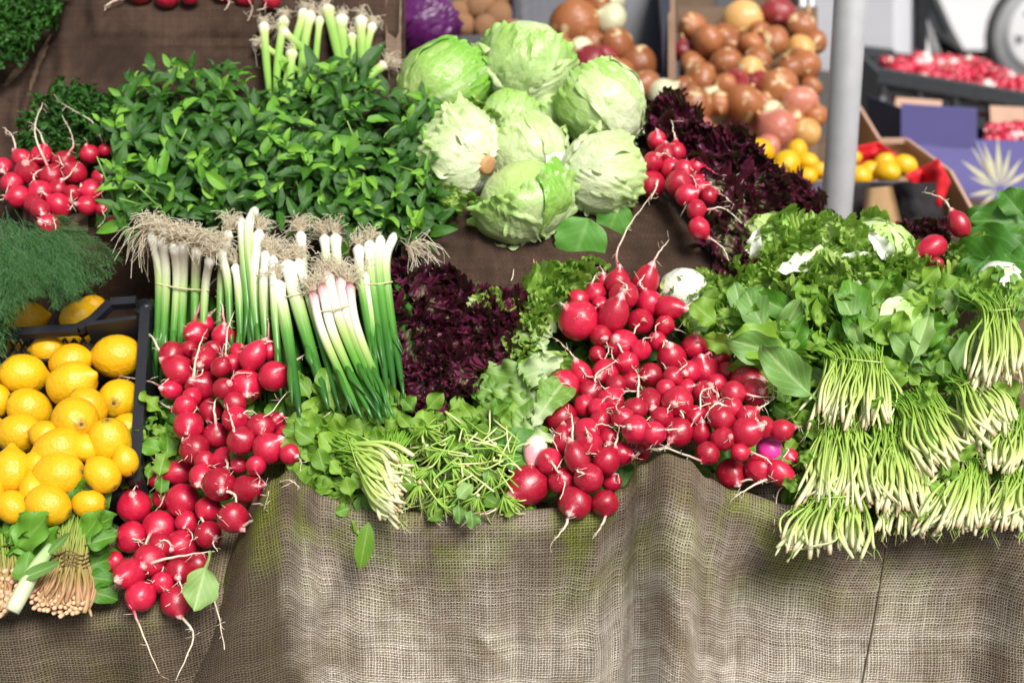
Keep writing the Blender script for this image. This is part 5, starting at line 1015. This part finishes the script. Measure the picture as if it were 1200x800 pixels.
LM = [(137,417.5,30,26,(1,-.05,.1)), (27.5,439,28,24,(-.75,-.1,.3)), (83,424,25,21,(-.9,.2,0)), (84,450,31,25,(-.8,.3,-.3)), (140,468,25,26,(.05,.1,1)), (35,480,28,22,(-.6,-.5,.35)), (103,477,25,21,(-.6,-.8,.2)),
      (88,492,29,25,(.45,.1,.8)), (23,508,28,26,(-.9,.1,-.2)), (128,518,27,30,(.05,-.85,.45)), (147,507,23,24,(.5,-.8,.1)), (71,527,31,21,(.8,-.2,-.3)), (68,557,32,25,(.9,-.15,.2)), (14,552,25,28,(.1,1,.3)), (54,510,20,18,(1,.2,0)),
      (-4,469,16,20,(.2,1,.2)), (120,556,24,22,(.6,.5,.3)), (15,594,22,20,(.7,.6,.2)), (56,592,28,21,(.9,.3,.1)), (40,575,20,20,(.3,1,.2)), (-12,505,22,22,(1,0,.3)), (-14,570,22,24,(.3,1,.2)), (-30,440,26,24,(1,.2,.2)), (-18,598,22,22,(1,0,.1)), (104,590,20,20,(1,0,.1)), (45,545,20,20,(1,.3,.1)), (100,525,20,20,(1,.3,.1)), (147,540,16,18,(.3,1,.1))]
lemons(LM, 'in the black crate', 'lemons in the black crate', 26, cd_)
bd = lambda u, v: Sd(u, v) + .03
lemons([(33,374,23,21,(-1,.2,.1)), (92,372,22,20,(-.8,.3,.2)), (108,360,17,15,(.9,-.2,.2)), (56,410,20,18,(1,0,0)), (82,408,20,17,(1,.3,0)), (12,412,20,18,(1,.3,.1)), (-8,380,20,20,(1,.2,.1)), (112,405,16,16,(1,.3,0))], 'seen past the crate lattice', 'lemons behind the crate lattice', 22, bd)
cb = thing('lemon_crate', S(90, 480, .1), 'black plastic lattice crate holding the lemons', 'crate')
cr_ = lambda u, v, o=0.0: S(u, v, o)
BR, FR, BL, FL = (171, 362), (158, 566), (-150, 392), (-190, 600)
TOP = -.035
def quad(m_, a, b_, o0, o1, th_):
    """wall between rim pixels a and b reaching o0..o1 behind the display surface"""
    A0, B0, A1, B1 = cr_(*a, o0), cr_(*b_, o0), cr_(*a, o1), cr_(*b_, o1); n_ = (B0 - A0).cross(A1 - A0).normalized() * th_
    m_.add([A0, B0, B1, A1, A0 + n_, B0 + n_, B1 + n_, A1 + n_], [(0, 1, 2, 3), (7, 6, 5, 4), (0, 4, 5, 1), (1, 5, 6, 2), (2, 6, 7, 3), (3, 7, 4, 0)])
DN = -NRM * .12
def wall(a, b_, th_, hgt=.11, o=TOP):
    m_ = MB(); A0, B0 = cr_(*a, o), cr_(*b_, o); A1, B1 = A0 - NRM * hgt, B0 - NRM * hgt; n_ = (B0 - A0).cross(NRM).normalized() * th_
    m_.add([A0, B0, B1, A1, A0 + n_, B0 + n_, B1 + n_, A1 + n_], [(0, 1, 2, 3), (7, 6, 5, 4), (0, 4, 5, 1), (1, 5, 6, 2), (2, 6, 7, 3), (3, 7, 4, 0)]); return m_
wall(BR, FR, -.006).build('side_panel', MAT['crate_black'], cb, False)
m = MB(); m.bar(cr_(*BR, TOP), cr_(*FR, TOP), .013, .010, NRM); m.build('rim', MAT['crate_black'], cb, False)
b = MB(); P = cr_(168, 358, TOP - .002); b.tube([P - NRM * .13, P - NRM * .002, P, P, P - NRM * .02], [.0125, .0125, .0115, .008, .0075], 18, False); b.build('corner_post', MAT['crate_black'], cb)
b = MB(); P = cr_(156, 556, TOP + .004); b.tube([P - NRM * .12, P - NRM * .002, P, P, P - NRM * .02], [.011, .011, .0105, .007, .0065], 18, False); b.build('corner_post', MAT['crate_black'], cb)
rim = [(-150, 397), (20, 391), (92, 386), (108, 377), (130, 356), (160, 354)]
b = MB()
for p, q in zip(rim, rim[1:]): b.bar(cr_(*p, TOP - .004), cr_(*q, TOP - .004), .012, .011, NRM)
b.build('rim', MAT['crate_black'], cb, False)
b = MB(); b.bar(cr_(105, 392, TOP + .012), cr_(164, 384, TOP + .012), .006, .045, NRM); b.build('end_panel', MAT['crate_black'], cb, False)
b = MB()
for i in range(26):
    u = -100 + i * 11
    for s in (-1, 1): b.bar(cr_(u, 397, .0), cr_(u + s * 16, 424, .004), .0028, .003, NRM)
b.bar(cr_(-120, 426, .0), cr_(164, 420, .0), .008, .008, NRM); tag(b.build('lattice', MAT['crate_black'], cb, False), None, None, None, 'stuff')
fr = [(95, 585), (124, 556), (156, 551)]
b = MB()
for p, q in zip(fr, fr[1:]): b.bar(cr_(*p, TOP - .03), cr_(*q, TOP - .03), .010, .011, NRM)
b.bar(cr_(-150, 592, TOP), cr_(95, 586, TOP), .010, .010, NRM)
b.build('rim', MAT['crate_black'], cb, False)
wall((-150, 612), (157, 574), .005, .10, -.01).build('front_panel', MAT['crate_black'], cb, False)
m = MB(); m.add([cr_(*p, .085) for p in ((-190, 375), (172, 355), (160, 575), (-190, 610))], [(0, 1, 2, 3)]); m.build('base', MAT['crate_black'], cb, False)

# ------------------------------------------------------------------ back table: onions, potatoes, lemons in boxes
tb2 = thing('back_table', (0.5, 2.9, 0), 'dark wooden trestle table holding the onion heaps behind the stall', 'table')
m = MB(); m.box((0.45, 3.0, 0.70), (1.9, 1.2, 0.03)); m.build('table_top', MAT['wood_dark'], tb2, False)
for x, y in ((-.4, 2.5), (1.3, 2.5), (-.4, 3.5), (1.3, 3.5)):
    m = MB(); m.box((x, y, .34), (.05, .05, .68)); m.build('leg', MAT['wood_dark'], tb2, False)
def onion_mesh(mt, seed, sq=.92):
    b = MB(); ox = Vector((seed * 4.4, 1, 0))
    def P(i, j):
        a = math.pi * j / 21; ph = 2 * math.pi * i / 28; d = Vector((math.sin(a) * math.cos(ph), math.sin(a) * math.sin(ph), math.cos(a)))
        p = d * (1 + .04 * mn.noise(d * 1.4 + ox)); p.z *= sq; p.z += .28 * math.exp(-(a / .2) ** 2) - .05 * math.exp(-((math.pi - a) / .25) ** 2); return p
    b.grid(P, 29, 22, None, True); return mesh('onion', b.v, b.f, b.uv, mt)
ONI = {q: [onion_mesh(MAT['onion_' + q], s, e) for s, e in ((1, .9), (2, .84), (3, 1.0))] for q in ('brown', 'pink', 'red', 'yellow', 'white')}
def onions(lst, where, group, Yf, rowh):
    rc = rowcol(lst, rowh); order = sorted(range(len(lst)), key=lambda i: lst[i][1]); sph = []
    for i in order:
        u, v, r, kd = lst[i][:4]; d0 = ray(u, v); t = Yf(u, v) / d0.y; t0 = t
        for (u2, v2, r2, t2) in sph:
            rr = .92 * (r + r2); p2 = (u - u2) ** 2 + (v - v2) ** 2
            if p2 < rr * rr: t = min(t, t2 - math.sqrt(rr * rr - p2) * t2 / FPX)
        t = max(t, t0 - .12); sph.append((u, v, r, t)); s = r * t / FPX * 1.15; C = atd(u, v, t)
        z = (rv(1) + Vector((0, 0, .3))).normalized(); x = z.orthogonal().normalized(); y = z.cross(x)
        M = Matrix((x * s, y * s, z * s)).transposed().to_4x4(); M.translation = C; rw, cl = rc[i]
        o = obj('onion', rnd.choice(ONI[kd]), None, M)
        word = {'brown': 'brown skinned', 'pink': 'pinkish', 'red': 'dark red', 'yellow': 'yellow', 'white': 'half peeled white'}[kd]
        tag(o, f'{word} onion, {cl} from left, {rw} row down of {where}', 'onion', group)
        m_ = MB(); q = C + z * s * 1.12; m_.tube([q - z * s * .1, q, q + z * s * .16 + rv(.004)], [s * .13, s * .1, s * .05], 7); m_.build('neck', MAT['onion_yellow'], o, True, M)
OH = [(811,32,15,'brown'), (870,24,21,'yellow'), (912,15,18,'red'), (939,32,17,'brown'), (829,48,17,'brown'), (849,47,18,'brown'), (905,50,18,'brown'), (938,60,17,'yellow'), (851,75,18,'brown'), (879,82,14,'yellow'), (888,71,15,'brown'),
 (942,78,18,'brown'), (812,75,14,'brown'), (821,95,20,'brown'), (911,103,22,'brown'), (862,98,15,'red'), (871,122,22,'brown'), (811,125,21,'brown'), (937,122,20,'pink'), (905,131,12,'white'), (841,122,14,'brown'), (834,114,12,'white'),
 (910,152,22,'pink'), (862,158,18,'pink'), (945,156,15,'yellow'), (821,153,15,'pink'), (841,148,12,'white'), (797,137,14,'red'), (880,151,11,'pink'), (950,103,12,'brown'), (890,40,14,'brown'), (925,80,14,'brown'), (890,98,13,'red'), (850,100,13,'brown'), (928,140,14,'brown'), (800,105,13,'brown'), (800,60,13,'red'), (880,52,13,'brown'), (836,160,12,'brown'), (900,172,13,'pink'), (800,165,14,'brown'), (955,50,13,'brown'), (955,135,13,'brown'), (855,55,12,'brown'), (893,120,12,'brown'), (780,150,14,'brown')]
onions(OH, 'the big onion heap', 'onions in the big heap', lambda u, v: 3.06 - (v - 20) / 150 * .26, 22)
ON2 = [(674,29,26,'brown'), (716,24,18,'white'), (699,2,15,'brown'), (718,1,13,'white'), (724,53,19,'brown'), (680,60,15,'white'), (690,74,20,'red'), (708,70,15,'red'), (748,76,20,'brown'), (756,102,18,'brown'), (696,50,13,'brown'), (778,112,18,'white'), (726,84,15,'brown'), (735,100,15,'brown'), (660,60,14,'brown')]
onions(ON2, 'the navy crate', 'onions in the navy crate', lambda u, v: 2.82 - (v - 20) / 150 * .24, 22)
# heap core under the lower onions, a dark sheet added as shade between them
m = MB(); m.grid(lambda i, j: at(796 + i * 27, 8 + j * 40, 3.14 - j * .069), 7, 6); co = m.build('gap_sheet', MAT['wood_dark']); co.name = 'shade_sheet'; tag(co, 'dark sheet added under the big onion heap as shade in its gaps', 'shade_sheet')
# navy crate
nc = thing('navy_crate', (.2, 2.95, .72), 'navy blue plastic crate tipped behind the lettuces, holding onions', 'crate')
A = [at(600, -40, 3.02), at(772, -40, 3.02), at(778, 120, 2.86), at(600, 120, 2.86)]
def slab(name, pts, th_, mt, parent):
    pts = [Vector(p) for p in pts]; n_ = (pts[1] - pts[0]).cross(pts[3] - pts[0]).normalized() * th_; m_ = MB()
    m_.add(pts + [p + n_ for p in pts], [(0, 1, 2, 3), (7, 6, 5, 4), (0, 4, 5, 1), (1, 5, 6, 2), (2, 6, 7, 3), (3, 7, 4, 0)]); return m_.build(name, mt, parent, False)
slab('back_panel', A, .006, MAT['crate_navy'], nc)
slab('side_panel', [at(772, -40, 3.0), at(777, -40, 2.72), at(782, 122, 2.66), at(778, 122, 2.86)], .006, MAT['crate_navy'], nc)
slab('side_panel', [at(606, -40, 3.0), at(600, -40, 2.72), at(600, 122, 2.66), at(604, 122, 2.86)], .006, MAT['crate_navy'], nc)
b = MB(); b.bar(at(777, -40, 2.715), at(782, 100, 2.66), .018, .012); b.build('rim', MAT['crate_navy'], nc, False)
for uu in (640, 700): b = MB(); b.bar(at(uu - 30, 30, 3.0), at(uu + 40, 28, 3.0), .004, .02); b.build('rib', MAT['crate_navy'], nc, False)
b = MB(); b.bar(at(748, 96, 2.68), at(780, 98, 2.655), .03, .03); b.build('corner_block', MAT['crate_navy'], nc, False)
wp = thing('wooden_post', at(786, 60, 2.7), 'pale wooden crate upright between the navy crate and the onion heap', 'post'); b = MB(); b.bar(at(786, -40, 2.74), at(787, 96, 2.64), .014, .02); b.build('post', MAT['wood'], wp, False)
wc = thing('wooden_crate', at(850, 0, 3.25), 'wooden crate boards standing behind the onion heap', 'crate')
for u0, u1, mt in ((792, 836, 'wood_dark'), (840, 856, 'crate_grey'), (860, 905, 'wood_dark'), (908, 935, 'wood_dark')):  # boards in dark wood colour, standing in for shadow behind the onions
    slab('board', [at(u0, -60, 3.3), at(u1, -60, 3.3), at(u1, 60, 3.24), at(u0, 60, 3.24)], .012, MAT[mt], wc)
for u0, u1 in ((938, 945), (949, 954)): slab('batten', [at(u0, -60, 3.26), at(u1, -60, 3.26), at(u1, 34, 3.2), at(u0, 34, 3.2)], .012, MAT['white_panel'], wc)
# potatoes and their crate
pc = thing('potato_crate', at(560, 20, 2.8), 'dark crate holding potatoes behind the lettuces', 'crate')
slab('back_panel', [at(462, -60, 3.0), at(612, -60, 3.0), at(612, 80, 2.9), at(462, 80, 2.9)], .01, MAT['crate_black'], pc)
slab('front_panel', [at(520, 42, 2.5), at(600, 40, 2.5), at(600, 120, 2.45), at(500, 120, 2.45)], .01, MAT['crate_black'], pc)
def potato(seed):
    b = MB(); ox = Vector((seed * 9.1, 0, 0))
    def P(i, j):
        a = math.pi * j / 15; ph = 2 * math.pi * i / 20; d = Vector((math.sin(a) * math.cos(ph), math.sin(a) * math.sin(ph), math.cos(a)))
        p = d * (1 + .14 * mn.noise(d * 1.2 + ox) + .04 * mn.noise(d * 3.4 + ox)); p.x *= 1.3; return p
    b.grid(P, 21, 16, None, True); return mesh('potato', b.v, b.f, b.uv, MAT['potato'])
PO = [potato(s) for s in range(3)]; pl = [(542, 30, 15), (562, 8, 18), (585, 20, 17), (590, 2, 14), (548, 5, 14), (568, 32, 14), (538, 14, 13), (600, 34, 12)]; rcp = rowcol(pl, 14)
for i, (u, v, r) in enumerate(pl):
    Y = 2.75 - v * .002; s = r * (Y / ray(u, v).y) / FPX; o = obj('potato', PO[i % 3], None, Matrix.Translation(at(u, v, Y)) @ Matrix.Rotation(rnd.uniform(-.6, .6), 4, 'Y') @ Matrix.Diagonal((s * .85, s, s, 1)))
    tag(o, f'brown potato, {rcp[i][1]} from left in the {rcp[i][0]} row down of the dark crate', 'potato', 'potatoes in the dark crate')
# lemons in the right-hand box, red paper, bag
ld = lambda u, v: (2.62 - (v - 170) / 40 * .05) / ray(u, v).y
lemons([(855,173,14,13,(.6,.6,.3)), (890,178,18,13,(.9,.3,.2)), (922,192,17,16,(-.3,.3,.9)), (934,177,14,13,(.2,-1,.2)), (947,190,13,12,(.8,.4,.2)), (945,207,13,10,(.9,.1,.2)), (920,209,9,8,(1,0,.3)), (870,190,13,12,(1,.1,0)), (905,200,13,12,(1,.2,.1)),
        (993,201,11,10,(1,0,.2)), (1007,207,15,11,(.9,.2,.2)), (1040,202,16,14,(.6,.3,.5)), (1060,194,15,12,(.9,.3,.2)), (1036,192,14,12,(.5,-.6,.2)), (978,205,12,10,(1,0,.2)), (960,200,12,11,(1,0,.1)), (1020,200,13,12,(1,.3,.1)), (1000,185,10,10,(1,0,.2))], 'blurred box by the pole', 'lemons in the box by the steel pole', 14, ld)
cb2 = thing('cardboard_box', at(1040, 230, 2.6), 'open brown cardboard box of lemons right of the steel pole', 'box')
slab('side_panel', [at(990, 100, 2.95), at(1030, 166, 2.78), at(1035, 250, 2.78), at(985, 240, 2.95)], .006, MAT['kraft'], cb2)
slab('back_panel', [at(1028, 166, 2.80), at(1062, 166, 2.78), at(1075, 250, 2.78), at(1028, 250, 2.80)], .006, MAT['kraft'], cb2)
slab('side_panel', [at(1062, 166, 2.78), at(1114, 204, 2.58), at(1125, 275, 2.56), at(1075, 270, 2.76)], .006, MAT['kraft'], cb2)
slab('side_panel', [at(1114, 204, 2.58), at(1146, 262, 2.42), at(1146, 300, 2.42), at(1118, 290, 2.56)], .006, MAT['kraft'], cb2)
b = MB()
for p, q in ((at(990, 100, 2.945), at(1030, 165, 2.775)), (at(1030, 165, 2.775), at(1062, 165, 2.775)), (at(1062, 165, 2.775), at(1114, 203, 2.575)), (at(1114, 203, 2.575), at(1146, 261, 2.415))): b.bar(p, q, .006, .010)
b.build('edge', MAT['card_brown'], cb2, False)
slab('base', [at(840, 225, 2.6), at(1110, 225, 2.6), at(1080, 200, 2.85), at(850, 190, 2.85)], .006, MAT['kraft'], cb2)
slab('front_panel', [at(840, 212, 2.54), at(1075, 212, 2.52), at(1100, 280, 2.46), at(840, 290, 2.46)], .006, MAT['card_dark'], cb2)
bgp = thing('black_bag', at(1030, 240, 2.45), 'crumpled black and brown paper bag in front of the lemons', 'bag')
m = MB(); m.grid(lambda i, j: at(985 + i * 10 , 214 + j * 8 + 3 * nz(i * .6, j * .5), 2.44 - .02 * math.sin(i * .9) - .02 * nz(i * .8, j * .9)), 13, 10); m.build('bag', MAT['bag_black'], bgp)
m = MB(); m.grid(lambda i, j: at(1014 + i * 4 + j * 1.5 * (1 if i > 4 else -.4), 221 + j * 6 - i * .4, 2.405 - .012 * math.sin(i * .7)), 9, 10); m.build('paper_strip', MAT['kraft'], bgp)
def crumple(name, P, Y, mt, label, cat, seed):
    n_ = 9; (a, b_, c, d) = P; m_ = MB()
    def Q(i, j):
        x, y = i / (n_ - 1), j / (n_ - 1); u = (a[0] * (1 - x) + b_[0] * x) * (1 - y) + (d[0] * (1 - x) + c[0] * x) * y; v = (a[1] * (1 - x) + b_[1] * x) * (1 - y) + (d[1] * (1 - x) + c[1] * x) * y
        return at(u, v, Y - .05 * abs(math.sin(x * 2.2 + y * 1.7 + seed)) - .015 * nz(x * 3, y * 3, seed))
    m_.grid(Q, n_, n_); o = m_.build(name, mt); sdm = o.modifiers.new('thick', 'SOLIDIFY'); sdm.thickness = .0015; return tag(o, label, cat, 'red tissue papers')
crumple('red_paper', [(1000, 172), (1030, 166), (1052, 182), (996, 202)], 2.72, MAT['paper_red'], 'crumpled red paper tucked behind the blurred lemons', 'paper', 1)
crumple('red_paper', [(1060, 205), (1100, 186), (1114, 214), (1096, 258)], 2.5, MAT['paper_red'], 'bright red paper folded over the box side near the purple print', 'paper', 2)
# pole
pt, pbm = at(976, -10, 2.25), at(978, 268, 2.25)
sp_ = thing('steel_pole', (pbm.x, 2.25, 0), 'galvanised steel awning pole standing behind the lettuces', 'pole')
b = MB(); rp = 19 * (2.25 / ray(976, 100).y) / FPX; b.tube([(pbm.x, 2.25, .012), (pbm.x, 2.25, 1.0), (pt.x, 2.25, 2.6)], rp, 28); b.build('tube', MAT['steel'], sp_)
b = MB(); b.tube([(pbm.x, 2.25, 0), (pbm.x, 2.25, .012)], .08, 24); b.build('base_plate', MAT['steel'], sp_)

# ------------------------------------------------------------------ right background: boxes, crates, panel, van
vb = thing('violet_box', at(1130, 180, 3.2), 'violet cardboard box printed with a cream starburst', 'box')
slab('front_panel', [at(1128, 163, 3.12), at(1330, 168, 3.0), at(1330, 330, 2.9), at(1060, 300, 3.05)], .006, MAT['card_blue'], vb)
slab('end_flap', [at(1056, 122, 3.14), at(1145, 128, 3.1), at(1145, 172, 3.1), at(1056, 175, 3.14)], .006, MAT['card_blue'], vb)
slab('front_panel', [at(1056, 158, 3.145), at(1150, 164, 3.105), at(1150, 320, 3.02), at(1056, 300, 3.05)], .006, MAT['card_blue'], vb)
slab('end_panel', [at(1016, 112, 3.3), at(1058, 128, 3.16), at(1060, 290, 3.06), at(1022, 260, 3.2)], .006, MAT['card_dark'], vb)
slab('flap', [at(1050, 114, 3.4), at(1104, 118, 3.4), at(1103, 135, 3.36), at(1048, 128, 3.38)], .005, MAT['card_brown'], vb)
slab('flap', [at(1160, 124, 3.35), at(1202, 126, 3.35), at(1202, 164, 3.3), at(1162, 162, 3.3)], .005, MAT['card_brown'], vb)
m = MB(); C = at(1172, 232, 3.03)
for i, (dx, dy, L, wd) in enumerate(((-1, -.75, 58, 3.5), (-.75, -1.1, 62, 2.5), (-.35, -1, 60, 3), (-.05, -1, 62, 3.5), (.25, -1, 50, 3), (.7, -1, 45, 3), (1, -.6, 45, 3), (-1, .2, 38, 3), (-.6, .5, 30, 2.5), (.6, .5, 30, 3), (-1.1, -.45, 40, 2), (-.55, -1.1, 66, 1.5), (1, .1, 40, 2.5))):
    l = math.hypot(dx, dy); ux, uy = dx / l, dy / l; px, py = -uy * wd, ux * wd; Yp = 2.985
    q = [(1172 + ux * 4, 222 + uy * 4), (1172 + ux * L * .5 + px, 222 + uy * L * .5 + py), (1172 + ux * L, 222 + uy * L), (1172 + ux * L * .5 - px, 222 + uy * L * .5 - py)]
    pr = [at(*z_, 2.98 - i * .0006 + (.0 if True else 0)) for z_ in q]; m.add(pr, [(0, 1, 2, 3)])
m.build('starburst_print', MAT['print_cream'], vb, False)
# radish crates
def small_radishes(poly, n, Yf, where, r):
    pts = scatter(poly, n, r * .9); rc = rowcol(pts, 9)
    for i, (u, v) in enumerate(pts):
        Y = Yf(u, v); t = Y / ray(u, v).y; s = r * rnd.uniform(.8, 1.25) * t / FPX; z = rv(1).normalized(); x = z.orthogonal().normalized(); y = z.cross(x)
        M = Matrix((x * s, y * s, z * s * 1.15)).transposed().to_4x4(); M.translation = at(u, v, Y)
        kd = 'radish_white' if rnd.random() < .1 else 'radish'
        tag(obj('radish', RAD[kd][rnd.randrange(6)], None, M), f'small blurred radish, {rc[i][1]} from left, {rc[i][0]} row, in {where}', 'radish', 'radishes in ' + where)
small_radishes([(1035, 72), (1075, 66), (1130, 66), (1165, 82), (1200, 92), (1205, 108), (1150, 104), (1090, 98), (1036, 86)], 90, lambda u, v: 3.95 - (v - 66) * .004, 'the grey crate', 6)
small_radishes([(1160, 150), (1205, 145), (1205, 166), (1155, 164)], 26, lambda u, v: 3.22 - (v - 145) * .004, 'the violet box', 7)
gc = thing('grey_crate', at(1110, 110, 3.8), 'dark grey slatted plastic crate full of radishes', 'crate')
b = MB(); b.bar(at(1030, 88, 3.72), at(1230, 122, 3.6), .03, .035); b.build('rim', MAT['crate_grey'], gc, False)
b = MB(); b.bar(at(1034, 104, 3.72), at(1230, 140, 3.6), .012, .025); b.build('slat', MAT['crate_grey'], gc, False)
b = MB(); b.bar(at(1034, 122, 3.72), at(1230, 158, 3.6), .012, .03); b.build('slat', MAT['crate_grey'], gc, False)
for u in (1036, 1078, 1120, 1162, 1200):
    b = MB(); dv = (u - 1030) * .17; b.bar(at(u, 90 + dv, 3.715 - (u - 1030) * .0006), at(u, 130 + dv, 3.715 - (u - 1030) * .0006), .012, .014, Vector((0, 1, 0))); b.build('upright', MAT['crate_grey'], gc, False)
slab('side_panel', [at(1000, 56, 4.2), at(1032, 88, 3.74), at(1034, 190, 3.6), at(1000, 170, 4.0)], .01, MAT['crate_grey'], gc)
slab('inner_wall', [at(1034, 96, 3.78), at(1240, 126, 3.66), at(1240, 190, 3.66), at(1034, 170, 3.78)], .01, MAT['radish_dark'] if 'radish_dark' in MAT else MAT['crate_black'], gc)
small_radishes([(1040, 98), (1200, 126), (1200, 146), (1040, 124)], 50, lambda u, v: 3.735 - (u - 1034) * .00058, 'the crate slats', 5.5)
tb3 = thing('side_table', (1.3, 3.5, 0), 'dark side table under the violet box and radish crate', 'table')
m = MB(); m.box((1.5, 3.6, .55), (1.3, 1.5, .03)); m.build('table_top', MAT['wood_dark'], tb3, False)
for x, y in ((.95, 2.95), (2.05, 2.95), (.95, 4.25), (2.05, 4.25)): m = MB(); m.box((x, y, .267), (.05, .05, .534)); m.build('leg', MAT['wood_dark'], tb3, False)
gcb = thing('grey_box', at(1020, 90, 4.3), 'dark plastic crate below the white panel beside the pole', 'crate'); slab('front_panel', [at(994, 56, 4.5), at(1090, 66, 4.5), at(1090, 130, 4.3), at(994, 130, 4.3)], .02, MAT['crate_black'], gcb)
b = MB(); b.bar(at(994, 58, 4.48), at(1046, 64, 4.48), .03, .03); b.build('rim', MAT['crate_grey'], gcb, False)
pn = thing('white_cabinet', at(1035, 20, 5), 'white box panel with a black right edge behind the pole', 'cabinet')
W0 = [at(985, -60, 5.0), at(1072, -60, 5.0), at(1070, 62, 5.0), at(1040, 66, 5.0)]
slab('side_panel', [at(985, -60, 5.0), at(1072, -60, 4.9), at(1071, 64, 4.9), at(985, 55, 5.0)], -.4, MAT['white_panel'], pn)
slab('edge_strip', [at(1071, -60, 4.88), at(1083, -60, 4.88), at(1081, 70, 4.88), at(1071, 68, 4.88)], -.05, MAT['crate_black'], pn)
b = MB(); b.tube([at(1017, 13, 4.94), at(1017, 13, 4.90)], .012, 12); b.build('knob', MAT['steel'], pn)
fl = thing('white_film', at(1090, 45, 5.3), 'white plastic film hanging beside the black edge strip', 'film')
m = MB(); m.grid(lambda i, j: at(1081 + i * (.6 + j * .52), 16 + j * 6.2, 5.3 - .03 * math.sin(i * 1.7)), 6, 9); m.build('sheet', MAT['film'], fl)
# van
VY = 8.0; px = (VY / ray(1150, 50).y) / FPX
def vp(u, v): return at(u, v, VY)
vx0 = vp(1086, 40).x; wc_ = vp(1224, 58); wr_ = 66 * px; wz = wr_ ; wx = wc_.x
van = thing('parked_van', (vx0 + 2.2, VY + .9, 0), 'white van parked behind the stall, front wheel showing', 'van')
arch = wr_ * 1.16; x1 = vx0 + 4.6; wx2 = vx0 + 3.7; zb = .22; zt = 1.9
def side_outline():
    p = [(vx0 + .12, zb + .12), (vx0 + .03, .5), (vx0, .8), (vx0 + .25, 1.0), (vx0 + .9, 1.12), (vx0 + 1.5, zt - .08), (vx0 + 1.75, zt), (x1 - .15, zt), (x1, zt - .3), (x1, zb + .1), (x1 - .08, zb)]
    for cx in (wx2, wx):
        a0 = math.asin(max(-1, min(1, (zb - wz) / arch)))
        for i in range(17):
            a = a0 + (math.pi - 2 * a0) * i / 16; p.append((cx + arch * math.cos(a), wz + arch * math.sin(a)))
    p.append((vx0 + .2, zb)); return p
ol = side_outline(); n_ = len(ol); m = MB()
for y in (VY, VY + .05, VY + 1.75, VY + 1.8):
    ins = .02 if y in (VY, VY + 1.8) else 0
    m.v += [Vector((x + (ins if x < vx0 + 2 else -ins), y, z)) for x, z in ol]; m.uv += [(0, 0)] * n_
for k_ in range(3):
    for i in range(n_): m.f.append([k_ * n_ + i, k_ * n_ + (i + 1) % n_, (k_ + 1) * n_ + (i + 1) % n_, (k_ + 1) * n_ + i])
m.f.append(list(range(n_))[::-1]); m.f.append([3 * n_ + i for i in range(n_)])
m.build('body', MAT['white_paint'], van, False)
b = MB(); b.box(((vx0 + x1) / 2, VY + .9, .26), (x1 - vx0 - .5, 1.5, .12)); b.build('underbody', MAT['rubber'], van, False)
b = MB(); b.box((vx0 + .1, VY + .9, .42), (.16, 1.7, .22)); b.build('bumper', MAT['crate_grey'], van, False)
slab('window', [(vx0 + 1.55, VY - .004, 1.7), (vx0 + 2.5, VY - .004, 1.7), (vx0 + 2.5, VY - .004, 1.12), (vx0 + 1.15, VY - .004, 1.12)], -.003, MAT['glass'], van)
slab('headlight', [(vx0 + .05, VY - .004, .86), (vx0 + .35, VY - .004, .98), (vx0 + .35, VY - .004, .84), (vx0 + .05, VY - .004, .74)], -.003, MAT['alloy'], van)
for cx in (wx, wx2):
    for yy in (VY + .13, VY + 1.67):
        th_ = MB(); s = -1 if yy < VY + 1 else 1
        th_.tube([(cx, yy - .1, wz), (cx, yy - .095, wz), (cx, yy + .095, wz), (cx, yy + .1, wz)], [wr_ * .9, wr_, wr_, wr_ * .9], 40); w_ = th_.build('wheel', MAT['rubber'], van)
        r_ = MB(); r_.tube([(cx, yy + s * .098, wz), (cx, yy + s * .104, wz)], [wr_ * .9, wr_ * .88], 40); r_.build('sidewall', MAT['dusty_rubber'], w_)
        r_ = MB(); r_.tube([(cx, yy + s * .09, wz), (cx, yy + s * .115, wz), (cx, yy + s * .117, wz)], [wr_ * .68, wr_ * .68, wr_ * .6], 40); r_.build('rim', MAT['alloy'], w_)
        for k_ in range(6):
            a = k_ * math.pi / 3 + .26; r_ = MB(); q = Vector((cx + math.cos(a) * wr_ * .45, yy + s * .1185, wz + math.sin(a) * wr_ * .45)); d = Vector((math.cos(a), 0, math.sin(a))); e = Vector((-d.z, 0, d.x))
            r_.add([q - d * wr_ * .09 , q + d * wr_ * .09 + e * wr_ * .1, q + d * wr_ * .09 - e * wr_ * .1], [(0, 1, 2)]); r_.build('spoke_hole', MAT['rubber'], w_, False)
# radish leaf bits at the top edge
lg = thing('radish_leaf', S(250, 2, 0), 'pale radish leaf hanging over the burlap at the top edge', 'leaf'); lf(PALE, 235, -8, 1, .6, 42, lg, .03, .2, 1.3)
lg = thing('green_stalk', S(267, 10, 0), 'short green radish stem hanging at the top edge', 'stalk'); b = MB(); b.tube([S(270, -8, .035), S(268, 10, .03), S(266, 26, .035)], [.004, .0045, .004], 7); b.build('stem', MAT['stem_green'], lg)
for uv, dd in (((625, 303), (8, 20)), ((602, 315), (-3, 14))):
    b = MB(); p = [S(uv[0], uv[1], .005), S(uv[0] + dd[0] * .3, uv[1] + dd[1] * .6, .004), S(uv[0] + dd[0], uv[1] + dd[1], .005)]; b.tube(crom(p, 5), .0007, 5)
    tag(b.build('root_strand', MAT['root_white']), 'loose pale root strand lying on the brown burlap' if dd[0] > 0 else 'short curled root strand on the brown burlap', 'root')
print('OBJ', len(bpy.data.objects))
